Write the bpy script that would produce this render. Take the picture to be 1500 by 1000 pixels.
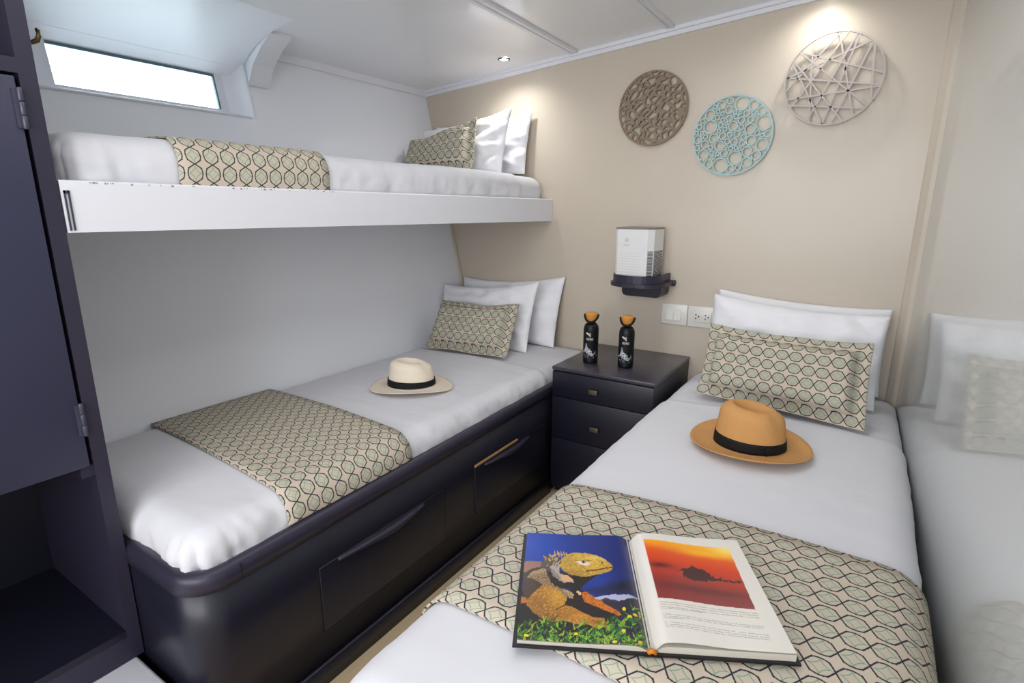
import bpy, bmesh, math, random
import numpy as np
from mathutils import Vector, Matrix, noise as mnoise

for o in list(bpy.data.objects):
    bpy.data.objects.remove(o)
S = bpy.context.scene
COL = S.collection
rnd = random.Random(7)

# ------------------------------------------------------------------ camera
cam_d = bpy.data.cameras.new('camera')
cam_d.sensor_width = 36
cam_d.lens = 802.8 / 1500 * 36
cam_d.clip_start = 0.02
cam = bpy.data.objects.new('camera', cam_d)
COL.objects.link(cam)
_R = np.array([[0.83836763, 0.13076999, -0.52918703],
               [0.54510014, -0.19692631, 0.81491464],
               [0.00235553, -0.97165798, -0.23637938]])
r_, u_, b_ = _R[:, 0], -_R[:, 1], -_R[:, 2]
CAMZ = 1.236
cam.matrix_world = Matrix(((r_[0], u_[0], b_[0], 0), (r_[1], u_[1], b_[1], 0), (r_[2], u_[2], b_[2], CAMZ), (0, 0, 0, 1)))
S.camera = cam

# ------------------------------------------------------------------ world, lights, exposure
S.view_settings.view_transform = 'Standard'
S.view_settings.look = 'None'
S.view_settings.exposure = 0.03
S.view_settings.gamma = 1
S.view_settings.use_curve_mapping = False
W = bpy.data.worlds.new('sky')
S.world = W
W.use_nodes = True
bg = W.node_tree.nodes['Background']
bg.inputs[0].default_value = (0.80, 0.93, 1.0, 1)
bg.inputs[1].default_value = 7.0


def area_light(name, loc, target, size, power, color=(1, 1, 1), size_y=None, shape='RECTANGLE', spread=180):
    d = bpy.data.lights.new(name, 'AREA')
    d.shape = shape
    d.size = size
    if shape == 'RECTANGLE':
        d.size_y = size_y or size
    d.energy = power
    d.color = color
    d.spread = math.radians(spread)
    o = bpy.data.objects.new(name, d)
    COL.objects.link(o)
    o.location = loc
    o.rotation_euler = (Vector(target) - Vector(loc)).to_track_quat('-Z', 'Y').to_euler()
    return o


area_light('front_fill_light', (-0.85, -1.80, 1.30), (-0.75, 2.4, 1.05), 1.6, 34, (0.985, 0.985, 1.0), 1.1)  # unseen fill lamp added behind the camera to lift the walls
area_light('side_fill_light', (0.24, -1.45, 1.40), (-1.9, 1.3, 1.1), 0.8, 25, (0.96, 0.975, 1.0), 1.0)  # added fill from the right, brightens the hull wall and wardrobe door
area_light('overhead_fill_light', (-0.70, 0.75, 1.90), (-0.70, 0.76, 0), 0.8, 9, (0.985, 0.985, 1.0), 2.2)  # added overhead fill for even light from above, no fixture belongs to it

# ------------------------------------------------------------------ helpers


def wallx(z):                       # leaning hull wall on the left
    return -2.162 - 0.228 * (z - 1.85)


def ceilz(x):                       # sloping deckhead
    return 1.85 + 0.0762 * (x + 2.162)


YW = 2.447


def rightx(y):
    return 0.149 + 0.045 * (YW - y)


def srgb(r, g, b):
    f = lambda c: (c / 255 / 12.92) if c / 255 <= 0.04045 else ((c / 255 + 0.055) / 1.055) ** 2.4
    return (f(r), f(g), f(b), 1)


def props(o, label=None, cat=None, group=None, kind=None):
    if label: o['label'] = label
    if cat: o['category'] = cat
    if group: o['group'] = group
    if kind: o['kind'] = kind
    return o


def thing(name, loc, label, cat, group=None):
    o = bpy.data.objects.new(name, None)
    o.empty_display_size = 0.05
    COL.objects.link(o)
    o.location = loc
    return props(o, label, cat, group)


def root_loc(p):
    v = Vector((0, 0, 0))
    while p is not None:
        v = v + Vector(p.location)
        p = p.parent
    return v


class MB:
    """collects geometry in world coordinates"""
    def __init__(s):
        s.v, s.f, s.uv, s.sm = [], [], [], []

    def add(s, verts, faces, uvs=None, smooth=False):
        n = len(s.v)
        s.v += [tuple(v) for v in verts]
        s.f += [tuple(i + n for i in f) for f in faces]
        s.sm += [smooth] * len(faces)
        s.uv += list(uvs) if uvs is not None else [(0, 0)] * len(verts)
        return s

    def box(s, x0, x1, y0, y1, z0, z1):
        v = [(x, y, z) for x in (x0, x1) for y in (y0, y1) for z in (z0, z1)]
        f = [(0, 1, 3, 2), (4, 6, 7, 5), (0, 4, 5, 1), (2, 3, 7, 6), (0, 2, 6, 4), (1, 5, 7, 3)]
        return s.add(v, f)

    def rbox(s, x0, x1, y0, y1, z0, z1, r=0.004, seg=2):
        bm = bmesh.new()
        bmesh.ops.create_cube(bm, size=1)
        for v in bm.verts:
            v.co = Vector(((x0 + x1) / 2 + v.co.x * (x1 - x0), (y0 + y1) / 2 + v.co.y * (y1 - y0), (z0 + z1) / 2 + v.co.z * (z1 - z0)))
        bmesh.ops.bevel(bm, geom=bm.edges[:], offset=r, segments=seg, profile=0.5, affect='EDGES')
        bm.verts.index_update()
        s.add([v.co[:] for v in bm.verts], [[v.index for v in f.verts] for f in bm.faces], smooth=True)
        bm.free()
        return s

    def prism(s, pts, axis, a0, a1):
        """2d polygon extruded along axis 'x','y','z'"""
        n = len(pts)
        def P(p, a):
            return {'x': (a, p[0], p[1]), 'y': (p[0], a, p[1]), 'z': (p[0], p[1], a)}[axis]
        v = [P(p, a0) for p in pts] + [P(p, a1) for p in pts]
        f = [tuple(range(n))[::-1], tuple(range(n, 2 * n))] + [(i, (i + 1) % n, n + (i + 1) % n, n + i) for i in range(n)]
        return s.add(v, f)

    def grid(s, fn, nu, nv, smooth=True, uvfn=None, closed_u=False):
        v, uv = [], []
        for j in range(nv + 1):
            for i in range(nu + (0 if closed_u else 1)):
                v.append(fn(i / nu, j / nv))
                uv.append(uvfn(i / nu, j / nv) if uvfn else (i / nu, j / nv))
        m = nu if closed_u else nu + 1
        f = []
        for j in range(nv):
            for i in range(nu):
                f.append((j * m + i, j * m + (i + 1) % m, (j + 1) * m + (i + 1) % m, (j + 1) * m + i))
        return s.add(v, f, uv, smooth)

    def lathe(s, prof, cx, cy, seg=32, cap=True):
        m = len(prof)
        v = [(cx + r * math.cos(2 * math.pi * i / seg), cy + r * math.sin(2 * math.pi * i / seg), z) for (r, z) in prof for i in range(seg)]
        f = [(j * seg + i, j * seg + (i + 1) % seg, (j + 1) * seg + (i + 1) % seg, (j + 1) * seg + i) for j in range(m - 1) for i in range(seg)]
        if cap:
            f += [tuple(range(seg))[::-1], tuple((m - 1) * seg + i for i in range(seg))]
        return s.add(v, f, None, True)

    def tube(s, pts, rad, seg=10):
        pts = [Vector(p) for p in pts]
        rads = rad if isinstance(rad, (list, tuple)) else [rad] * len(pts)
        v, f = [], []
        up = Vector((0, 0, 1))
        for k, p in enumerate(pts):
            t = (pts[min(k + 1, len(pts) - 1)] - pts[max(k - 1, 0)]).normalized()
            a = t.cross(up)
            if a.length < 1e-3: a = t.cross(Vector((0, 1, 0)))
            a.normalize()
            b = t.cross(a)
            for i in range(seg):
                th = 2 * math.pi * i / seg
                v.append(tuple(p + (a * math.cos(th) + b * math.sin(th)) * rads[k]))
        for k in range(len(pts) - 1):
            for i in range(seg):
                f.append((k * seg + i, k * seg + (i + 1) % seg, (k + 1) * seg + (i + 1) % seg, (k + 1) * seg + i))
        f += [tuple(range(seg))[::-1], tuple((len(pts) - 1) * seg + i for i in range(seg))]
        return s.add(v, f, None, True)

    def build(s, name, mat, parent=None, loc=None, label=None, cat=None, group=None, kind=None, colors=None, fixn=True):
        base = root_loc(parent) if parent is not None else Vector(loc if loc is not None else (0, 0, 0))
        me = bpy.data.meshes.new(name)
        me.from_pydata([(x - base.x, y - base.y, z - base.z) for x, y, z in s.v], [], s.f)
        me.polygons.foreach_set('use_smooth', s.sm)
        uvl = me.uv_layers.new(name='UVMap')
        li = np.empty(len(me.loops), dtype=np.int32)
        me.loops.foreach_get('vertex_index', li)
        uva = np.array(s.uv, dtype=np.float32)[li]
        uvl.data.foreach_set('uv', uva.ravel())
        if colors is not None:
            ca = me.color_attributes.new('print', 'FLOAT_COLOR', 'POINT')
            ca.data.foreach_set('color', np.asarray(colors, dtype=np.float32).ravel())
        if fixn:
            bm = bmesh.new(); bm.from_mesh(me)
            bmesh.ops.recalc_face_normals(bm, faces=bm.faces)
            bm.to_mesh(me); bm.free()
        me.materials.append(mat)
        o = bpy.data.objects.new(name, me)
        COL.objects.link(o)
        if parent is not None:
            o.parent = parent
        else:
            o.location = base
        return props(o, label, cat, group, kind)


# ------------------------------------------------------------------ materials


def new_mat(name):
    m = bpy.data.materials.new(name)
    m.use_nodes = True
    nt = m.node_tree
    return m, nt, nt.nodes['Principled BSDF']


def mat(name, rgb, rough=0.5, spec=0.5, metal=0.0, coat=0.0, coat_rough=0.05, var=0.0, vscale=8.0, bump=0.0, bscale=200.0, bdist=0.001, sheen=0.0, stretch=None):
    m, nt, p = new_mat(name)
    c = srgb(*rgb)
    p.inputs['Roughness'].default_value = rough
    p.inputs['Specular IOR Level'].default_value = spec
    p.inputs['Metallic'].default_value = metal
    p.inputs['Coat Weight'].default_value = coat
    p.inputs['Coat Roughness'].default_value = coat_rough
    p.inputs['Sheen Weight'].default_value = sheen
    N, L = nt.nodes, nt.links
    tc = N.new('ShaderNodeTexCoord')
    src = tc.outputs['Object']
    if stretch:
        mp = N.new('ShaderNodeMapping'); mp.inputs['Scale'].default_value = stretch
        L.new(src, mp.inputs['Vector']); src = mp.outputs['Vector']
    no = N.new('ShaderNodeTexNoise')
    no.inputs['Scale'].default_value = vscale
    no.inputs['Detail'].default_value = 4
    L.new(src, no.inputs['Vector'])
    cr = N.new('ShaderNodeMix'); cr.data_type = 'RGBA'
    k = 1 - var
    cr.inputs['A'].default_value = (c[0] * k, c[1] * k, c[2] * k, 1)
    cr.inputs['B'].default_value = (min(1, c[0] * (1 + var)), min(1, c[1] * (1 + var)), min(1, c[2] * (1 + var)), 1)
    L.new(no.outputs['Fac'], cr.inputs['Factor'])
    L.new(cr.outputs['Result'], p.inputs['Base Color'])
    if bump:
        nb = N.new('ShaderNodeTexNoise')
        nb.inputs['Scale'].default_value = bscale
        nb.inputs['Detail'].default_value = 3
        L.new(src, nb.inputs['Vector'])
        bp = N.new('ShaderNodeBump')
        bp.inputs['Strength'].default_value = bump
        bp.inputs['Distance'].default_value = bdist
        L.new(nb.outputs['Fac'], bp.inputs['Height'])
        L.new(bp.outputs['Normal'], p.inputs['Normal'])
    return m


def math_node(nt, op, a, b=None, clamp=False):
    n = nt.nodes.new('ShaderNodeMath')
    n.operation = op
    n.use_clamp = clamp
    for i, x in enumerate((a, b)):
        if x is None: continue
        if isinstance(x, (int, float)): n.inputs[i].default_value = x
        else: nt.links.new(x, n.inputs[i])
    return n.outputs[0]


def fabric_mat(name, cell=0.043, base=(201, 187, 170), fill=(194, 185, 167), dark=(44, 46, 54), green=(108, 150, 126), lw=0.047):
    m, nt, p = new_mat(name)
    M = lambda op, a, b=None, c=False: math_node(nt, op, a, b, c)
    tc = nt.nodes.new('ShaderNodeTexCoord')
    nz = nt.nodes.new('ShaderNodeTexNoise'); nz.inputs['Scale'].default_value = 420; nz.inputs['Detail'].default_value = 2
    nt.links.new(tc.outputs['UV'], nz.inputs['Vector'])
    sx = nt.nodes.new('ShaderNodeSeparateXYZ')
    nt.links.new(tc.outputs['UV'], sx.inputs[0])
    fu = M('SUBTRACT', M('FRACT', M('DIVIDE', sx.outputs[0], cell)), 0.5)
    fv = M('SUBTRACT', M('FRACT', M('DIVIDE', sx.outputs[1], cell)), 0.5)
    au, av = M('ABSOLUTE', fu), M('ABSOLUTE', fv)
    jit = M('MULTIPLY', M('SUBTRACT', nz.outputs['Fac'], 0.5), 0.16)
    # ogee chain: octagonal links that meet in narrow necks
    h = M('MINIMUM', M('ADD', M('MULTIPLY', M('SUBTRACT', 0.5, au), 1.55), 0.010), M('SUBTRACT', 0.405, M('MULTIPLY', M('MULTIPLY', au, au), 0.9)))
    d0 = M('ADD', M('SUBTRACT', av, h), M('MULTIPLY', jit, 0.34))
    slope = M('GREATER_THAN', au, 0.27)
    d0 = M('MULTIPLY', d0, M('SUBTRACT', 1.0, M('MULTIPLY', slope, 0.42)))
    line = M('MULTIPLY', M('SUBTRACT', lw, M('ABSOLUTE', d0)), 1 / (lw * 0.55), True)
    inside = M('MULTIPLY', M('MULTIPLY', d0, -1.0), 40, True)
    du, dv = M('SUBTRACT', au, 0.5), M('SUBTRACT', av, 0.5)
    rc = M('SQRT', M('ADD', M('MULTIPLY', du, du), M('MULTIPLY', dv, dv)))
    g = M('ABSOLUTE', M('SUBTRACT', M('ADD', rc, M('MULTIPLY', jit, 0.15)), 0.52))
    gl = M('MULTIPLY', M('SUBTRACT', 0.030, g), 1 / 0.020, True)
    def mix(f, a, b):
        n = nt.nodes.new('ShaderNodeMix'); n.data_type = 'RGBA'
        nt.links.new(f, n.inputs['Factor'])
        for k, x in (('A', a), ('B', b)):
            if isinstance(x, tuple): n.inputs[k].default_value = x
            else: nt.links.new(x, n.inputs[k])
        return n.outputs['Result']
    c = mix(inside, srgb(*base), srgb(*fill))
    c = mix(M('MULTIPLY', gl, 0.8), c, srgb(*green))
    c = mix(line, c, srgb(*dark))
    nt.links.new(c, p.inputs['Base Color'])
    p.inputs['Roughness'].default_value = 0.85
    p.inputs['Specular IOR Level'].default_value = 0.2
    wv = nt.nodes.new('ShaderNodeTexNoise'); wv.inputs['Scale'].default_value = 1100
    nt.links.new(tc.outputs['UV'], wv.inputs['Vector'])
    bp = nt.nodes.new('ShaderNodeBump'); bp.inputs['Strength'].default_value = 0.25; bp.inputs['Distance'].default_value = 0.0006
    nt.links.new(wv.outputs['Fac'], bp.inputs['Height']); nt.links.new(bp.outputs['Normal'], p.inputs['Normal'])
    return m


def print_mat(name, rough=0.3, spec=0.5, coat=0.0):
    m, nt, p = new_mat(name)
    a = nt.nodes.new('ShaderNodeAttribute'); a.attribute_name = 'print'
    nt.links.new(a.outputs['Color'], p.inputs['Base Color'])
    p.inputs['Roughness'].default_value = rough
    p.inputs['Specular IOR Level'].default_value = spec
    p.inputs['Coat Weight'].default_value = coat
    return m


M_beige = mat('beige_gloss_paint', (199, 188, 172), 0.36, 0.45, coat=0.15, coat_rough=0.16, var=0.03, vscale=3, bump=0.06, bscale=30, bdist=0.002)
M_white = mat('white_gloss_paint', (238, 240, 246), 0.42, 0.4, coat=0.12, coat_rough=0.2, var=0.02, vscale=3, bump=0.05, bscale=14, bdist=0.003)
M_ceil = mat('white_deckhead_paint', (232, 233, 236), 0.3, 0.5, coat=0.4, coat_rough=0.1, var=0.02, vscale=2)
M_rightwall = mat('grey_white_gloss_panel', (203, 207, 206), 0.3, 0.4, coat=1.0, coat_rough=0.045, var=0.02, vscale=2, bump=0.05, bscale=5, bdist=0.006)
M_trim = mat('white_trim_paint', (226, 227, 233), 0.4, 0.4, var=0.02)
M_navy = mat('navy_gloss_paint', (24, 24, 38), 0.42, 0.4, coat=0.12, coat_rough=0.2, var=0.08, vscale=6, bump=0.04, bscale=40, bdist=0.001)
M_navy_top = mat('charcoal_laminate', (58, 54, 64), 0.33, 0.5, coat=0.25, coat_rough=0.2, var=0.05, vscale=5)
M_navy_door = mat('blue_grey_paint', (54, 55, 78), 0.4, 0.4, var=0.05, vscale=4)
M_navy_frame = mat('plum_navy_paint', (47, 44, 60), 0.38, 0.4, var=0.06, vscale=5)
M_dark = mat('dark_void_paint', (14, 16, 26), 0.5, 0.3, var=0.1)
M_floor = mat('tan_floor', (178, 158, 128), 0.45, 0.4, var=0.12, vscale=14, stretch=(8, 1, 1))
M_sheet = mat('white_cotton', (215, 215, 220), 0.75, 0.25, var=0.012, vscale=5, bump=0.14, bscale=20, bdist=0.004, sheen=0.15)
M_pillow = mat('white_pillow_cotton', (236, 236, 240), 0.75, 0.25, var=0.01, vscale=5, bump=0.25, bscale=22, bdist=0.006, sheen=0.15)
M_cloth = fabric_mat('ogee_runner_fabric')
M_cush = fabric_mat('ogee_cushion_fabric', base=(199, 186, 168), fill=(182, 178, 160), green=(134, 150, 130), lw=.046)
M_brown = mat('tan_straw', (200, 149, 92), 0.75, 0.25, var=0.06, vscale=60, bump=0.3, bscale=700, bdist=0.0006)
M_cream = mat('cream_straw', (232, 219, 200), 0.75, 0.25, var=0.03, vscale=60, bump=0.25, bscale=700, bdist=0.0006)
M_band = mat('black_ribbon', (14, 14, 18), 0.7, 0.3, var=0.2, vscale=80)
M_plastic = mat('white_plastic', (226, 226, 226), 0.4, 0.5, var=0.01)
M_plate = mat('ivory_switch_plastic', (224, 222, 215), 0.35, 0.5, var=0.01)
M_greyp = mat('grey_plastic', (120, 118, 118), 0.4, 0.5)
M_slot = mat('black_slot', (28, 28, 30), 0.6, 0.2)
M_black = mat('black_matte', (14, 14, 18), 0.35, 0.5, var=0.1)
M_cork = mat('bamboo_cap', (206, 142, 66), 0.5, 0.3, var=0.15, vscale=60, stretch=(1, 1, 6))
M_taupe = mat('taupe_disc', (136, 119, 101), 0.65, 0.3, var=0.08, vscale=20)
M_teal = mat('pale_teal_disc', (168, 198, 199), 0.6, 0.3, var=0.05, vscale=20)
M_lilac = mat('pale_grey_disc', (186, 178, 174), 0.6, 0.3, var=0.04, vscale=20)
M_brass = mat('aged_brass', (104, 84, 54), 0.4, 0.5, metal=0.7, var=0.2, vscale=80)
M_pull = mat('antique_brass_pull', (96, 86, 70), 0.45, 0.5, metal=0.5, var=0.15, vscale=80)
M_rawwood = mat('raw_wood_edge', (176, 140, 92), 0.6, 0.3, var=0.15, vscale=60)
M_cover = mat('black_book_cover', (16, 16, 20), 0.35, 0.5)
M_paper = mat('paper_block', (196, 190, 178), 0.6, 0.3, var=0.15, vscale=900, stretch=(0.02, 0.02, 1))
M_jacket = mat('blue_book_jacket', (34, 52, 150), 0.25, 0.5)
M_orange = mat('orange_headband', (200, 120, 30), 0.5, 0.4, var=0.2, vscale=300)
M_steel = mat('painted_hinge', (66, 66, 84), 0.35, 0.5, metal=0.2)
M_print = print_mat('glossy_print', 0.28, 0.5, 0.0)
M_bottle = print_mat('printed_black_bottle', 0.42, 0.3, 0.0)
M_gasket = mat('window_gasket', (84, 112, 122), 0.5, 0.4)


def glass_mat():
    m, nt, p = new_mat('window_glass')
    N, L = nt.nodes, nt.links
    out = N['Material Output']
    N.remove(p)
    t = N.new('ShaderNodeBsdfTransparent'); t.inputs[0].default_value = (0.93, 0.98, 0.98, 1)
    g = N.new('ShaderNodeBsdfGlossy'); g.inputs['Roughness'].default_value = 0.02
    fr = N.new('ShaderNodeFresnel'); fr.inputs[0].default_value = 1.45
    mx = N.new('ShaderNodeMixShader')
    L.new(fr.outputs[0], mx.inputs[0]); L.new(t.outputs[0], mx.inputs[1]); L.new(g.outputs[0], mx.inputs[2])
    L.new(mx.outputs[0], out.inputs[0])
    return m


M_glass = glass_mat()


def emit_mat(name, rgb, strength):
    m, nt, p = new_mat(name)
    p.inputs['Base Color'].default_value = srgb(*rgb)
    p.inputs['Emission Color'].default_value = srgb(*rgb)
    p.inputs['Emission Strength'].default_value = strength
    return m


M_lamp = emit_mat('lamp_lens', (255, 250, 240), 25)

# ------------------------------------------------------------------ room shell
YF = -2.0
XL, XR = -2.45, 0.45


def structure(mb, name, m, **k):
    return mb.build(name, m, kind='structure', **k)


structure(MB().box(XL, XR, YF, YW + .1, -0.05, 0), 'floor', M_floor)
mb = MB()
c0, c1 = ceilz(XL), ceilz(XR)
mb.prism([(XL, c0), (XR, c1), (XR, c1 + .06), (XL, c0 + .06)], 'y', YF, YW + .1)
structure(mb, 'ceiling', M_ceil)
structure(MB().prism([(XL, 0), (XR, 0), (XR, ceilz(XR)), (XL, ceilz(XL))], 'y', YW, YW + .08), 'wall_back', M_beige)
structure(MB().prism([(XL, 0), (XR, 0), (XR, ceilz(XR)), (XL, ceilz(XL))], 'y', YF - .08, YF), 'wall_front', M_white)
mb = MB()
mb.prism([(rightx(YW + .05), YW + .05), (rightx(YF), YF), (rightx(YF) + .08, YF), (rightx(YW + .05) + .08, YW + .05)], 'z', 0, ceilz(.25) + .02)
structure(mb, 'wall_right', M_rightwall)

# left hull wall with the window opening
WY0, WY1, WZ0, WZ1 = 0.700, 1.372, 1.578, 1.740
T = 0.09


def wall_piece(mb, y0, y1, z0, z1):
    mb.prism([(wallx(z0), z0), (wallx(z1), z1), (wallx(z1) - T, z1), (wallx(z0) - T, z0)], 'y', y0, y1)


mb = MB()
wall_piece(mb, YF, WY0, 0, 1.95)
wall_piece(mb, WY1, YW + .05, 0, 1.95)
wall_piece(mb, WY0, WY1, 0, WZ0)
wall_piece(mb, WY0, WY1, WZ1 + .02, 1.95)
structure(mb, 'wall_left', M_white)

# window: frame ring, curved right reveal, pane, gasket
win = bpy.data.objects.new('window_1', None)
COL.objects.link(win); win.location = (wallx(1.65), 1.0, 1.58); win['kind'] = 'structure'
GY0, GY1, GZ0, GZ1 = 0.752, 1.268, 1.598, 1.722
dep = 0.035


def wp(y, z, d):                   # d > 0 goes into the wall
    return (wallx(z) - d, y, z)


mb = MB()
for (y0, y1, z0, z1) in ((WY0, 1.300, WZ0, GZ0), (WY0, GY0, GZ0, GZ1 + .012), (GY1, 1.300, GZ0, GZ1 + .012)):
    mb.prism([(wallx(z0) - dep, z0), (wallx(z1) - dep, z1), (wallx(z1) - dep - .02, z1), (wallx(z0) - dep - .02, z0)], 'y', y0, y1)
mb.build('window_frame', M_trim, win)
mb = MB()
prof = [(1.298, dep), (1.315, dep - .001), (1.332, dep - .008), (1.345, dep - .022), (1.354, .004), (1.360, -.012), (1.370, -.016), (1.376, -.010), (1.377, .002)]
zs = [WZ0 - .003, WZ0 + .004, 1.62, 1.66, 1.70, WZ1 + .045]
mb.grid(lambda u, v: wp(*(lambda p, z: (p[0], z, p[1]))(prof[round(u * (len(prof) - 1))], zs[round(v * (len(zs) - 1))])), len(prof) - 1, len(zs) - 1)
mb.build('window_reveal', M_white, win)
mb = MB()
lip = [(dep, WZ0 + .012), (.012, WZ0 + .006), (-.006, WZ0 + .003), (-.008, WZ0 - .003), (.0, WZ0 - .006)]
mb.grid(lambda u, v: wp(WY0 - .004 + v * (1.366 - WY0 + .004), lip[round(u * 4)][1], lip[round(u * 4)][0]), 4, 6)
mb.build('window_sill', M_trim, win)
mb = MB()
mb.add([wp(GY0, GZ0, dep + .012), wp(GY1, GZ0, dep + .012), wp(GY1, GZ1, dep + .012), wp(GY0, GZ1, dep + .012)], [(0, 1, 2, 3)])
mb.build('window_pane', M_glass, win)
mb = MB()
mb.prism([(wallx(GZ1) - dep - .001, GZ1 - .007), (wallx(GZ1) - dep + .001, GZ1 + .002), (wallx(GZ1) - dep - .012, GZ1 + .002), (wallx(GZ1) - dep - .012, GZ1 - .007)], 'y', GY0, GY1)
mb.prism([(wallx(GZ0) - dep - .001, GZ0), (wallx(GZ1) - dep - .001, GZ1), (wallx(GZ1) - dep - .012, GZ1), (wallx(GZ0) - dep - .012, GZ0)], 'y', GY1 - .006, GY1)
mb.build('window_gasket', M_gasket, win)

# coved deckhead over the window, and the corbel plate that ends it
_p0, _p1, _p2 = (wallx(GZ1) - dep - .002, GZ1 + .001), (-2.10, ceilz(-2.10) - .006), (-1.80, ceilz(-1.80) - .0005)
cprof = [tuple((1 - k) ** 2 * _p0[i] + 2 * k * (1 - k) * _p1[i] + k * k * _p2[i] for i in (0, 1)) for k in [j / 12 for j in range(13)]]
mb = MB()
mb.grid(lambda u, v: (cprof[round(u * 12)][0], -.6 + v * 1.972, cprof[round(u * 12)][1]), 12, 4)
structure(mb, 'trim_1', M_white)
# corbel plate
mb = MB()
mb.prism([(wallx(1.700) - .003, 1.700), (wallx(1.700) + .012, 1.698), (-2.075, 1.768), (-2.01, 1.822), (-1.950, 1.856), (-1.950, ceilz(-1.950) + .01), (-2.16, 1.86)], 'y', 1.374, 1.462)
structure(mb, 'trim_2', M_trim)
# crown on the hull wall
mb = MB()
mb.prism([(wallx(1.80), 1.822), (wallx(1.83) + .012, 1.824), (wallx(1.83) + .016, 1.838), (wallx(1.85) + .024, ceilz(-2.14) + .002), (-2.19, 1.86)], 'y', 1.465, YW)
structure(mb, 'trim_3', M_trim)
# crown along the beige wall
mb = MB()
for k, (dz, dy) in enumerate(((.030, .012), (.014, .026))):
    x0, x1 = -2.165, rightx(YW)
    mb.add([(x0, YW, ceilz(x0) - dz), (x1, YW, ceilz(x1) - dz), (x1, YW - dy, ceilz(x1) - dz), (x0, YW - dy, ceilz(x0) - dz),
            (x0, YW, ceilz(x0)), (x1, YW, ceilz(x1)), (x1, YW - dy, ceilz(x1)), (x0, YW - dy, ceilz(x0))],
           [(0, 1, 2, 3), (3, 2, 6, 7), (0, 3, 7, 4), (1, 5, 6, 2), (4, 7, 6, 5)])
structure(mb, 'trim_4', M_trim)


def beam(x0, x1, w, h, name):
    mb = MB()
    def sec(x, z): return [(x - w, z), (x - w * .8, z - h), (x - w * .15, z - h), (x - w * .1, z - h * .5), (x + w * .1, z - h * .5), (x + w * .15, z - h), (x + w * .8, z - h), (x + w, z)]
    a = [(p[0], YF, p[1]) for p in sec(x0, ceilz(x0) + .001)]
    b = [(p[0], YW - .012, p[1]) for p in sec(x1, ceilz(x1) + .001)]
    n = len(a)
    mb.add(a + b, [(i, i + 1, n + i + 1, n + i) for i in range(n - 1)] + [tuple(range(n)), tuple(range(n, 2 * n))])
    return structure(mb, name, M_trim)


beam(-1.15, -1.245, .026, .010, 'trim_5')
beam(-.80, -.806, .020, .008, 'trim_6')
# beige corner post by the glossy panel
structure(MB().prism([(rightx(YW) - .034, YW), (rightx(YW) - .030, YW - .006), (rightx(YW) - .012, YW - .020), (rightx(YW) + .004, YW - .024), (rightx(YW) + .01, YW)], 'z', 0, ceilz(.15)), 'trim_7', M_beige)
# beige batten where hull wall meets beige wall, under the bunk
mb = MB()
for z0, z1 in ((0.5, 1.18),):
    mb.prism([(wallx(z0) + .000, z0), (wallx(z0) + .016, z0), (wallx(z1) + .016, z1), (wallx(z1), z1)], 'y', YW - .012, YW)
structure(mb, 'trim_8', M_beige)
# white step beside the bunk base
structure(MB().rbox(-1.42, -1.10, -.9, .436, 0, .188, .008), 'trim_9', M_trim)

# ------------------------------------------------------------------ recessed ceiling lights
for k, (x, y, pw, lab) in enumerate(((-1.525, 2.275, 4.2, 'small round recessed ceiling light above the upper bunk pillows'),
                                     (-.245, 2.340, 2.7, 'small round recessed ceiling light above the pale grey lattice wall disc'))):
    z = ceilz(x)
    t = thing('recessed_light', (x, y, z - .004), lab, 'light')
    mb = MB(); mb.lathe([(.020, z - .001), (.020, z - .005), (.027, z - .005), (.029, z - .001)], x, y, 24, cap=False)
    mb.build('rim', M_steel if k == 0 else M_trim, t)
    MB().lathe([(.019, z - .0035), (.012, z - .006), (.001, z - .007)], x, y, 20).build('lens', M_lamp, t)
    d = bpy.data.lights.new('downlight', 'SPOT')
    d.energy = pw * 2.0; d.spot_size = math.radians(150); d.spot_blend = 1.0; d.shadow_soft_size = .022
    d.color = (1, .985, .96)
    o = bpy.data.objects.new('downlight', d); COL.objects.link(o); o.location = (x, y, z - .016)

# ------------------------------------------------------------------ soft slabs


def nz3(x, y, z, s):
    return mnoise.noise(Vector((x * s, y * s, z * s)))


def axis_samples(a, b, r, n, nr=6):
    m = [a + r * (1 - math.cos(math.pi / 2 * i / nr)) for i in range(nr)]
    m += [a + r + (b - a - 2 * r) * i / n for i in range(n + 1)]
    m += [b - r * (1 - math.cos(math.pi / 2 * i / nr)) for i in range(nr)][::-1]
    return m


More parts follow.
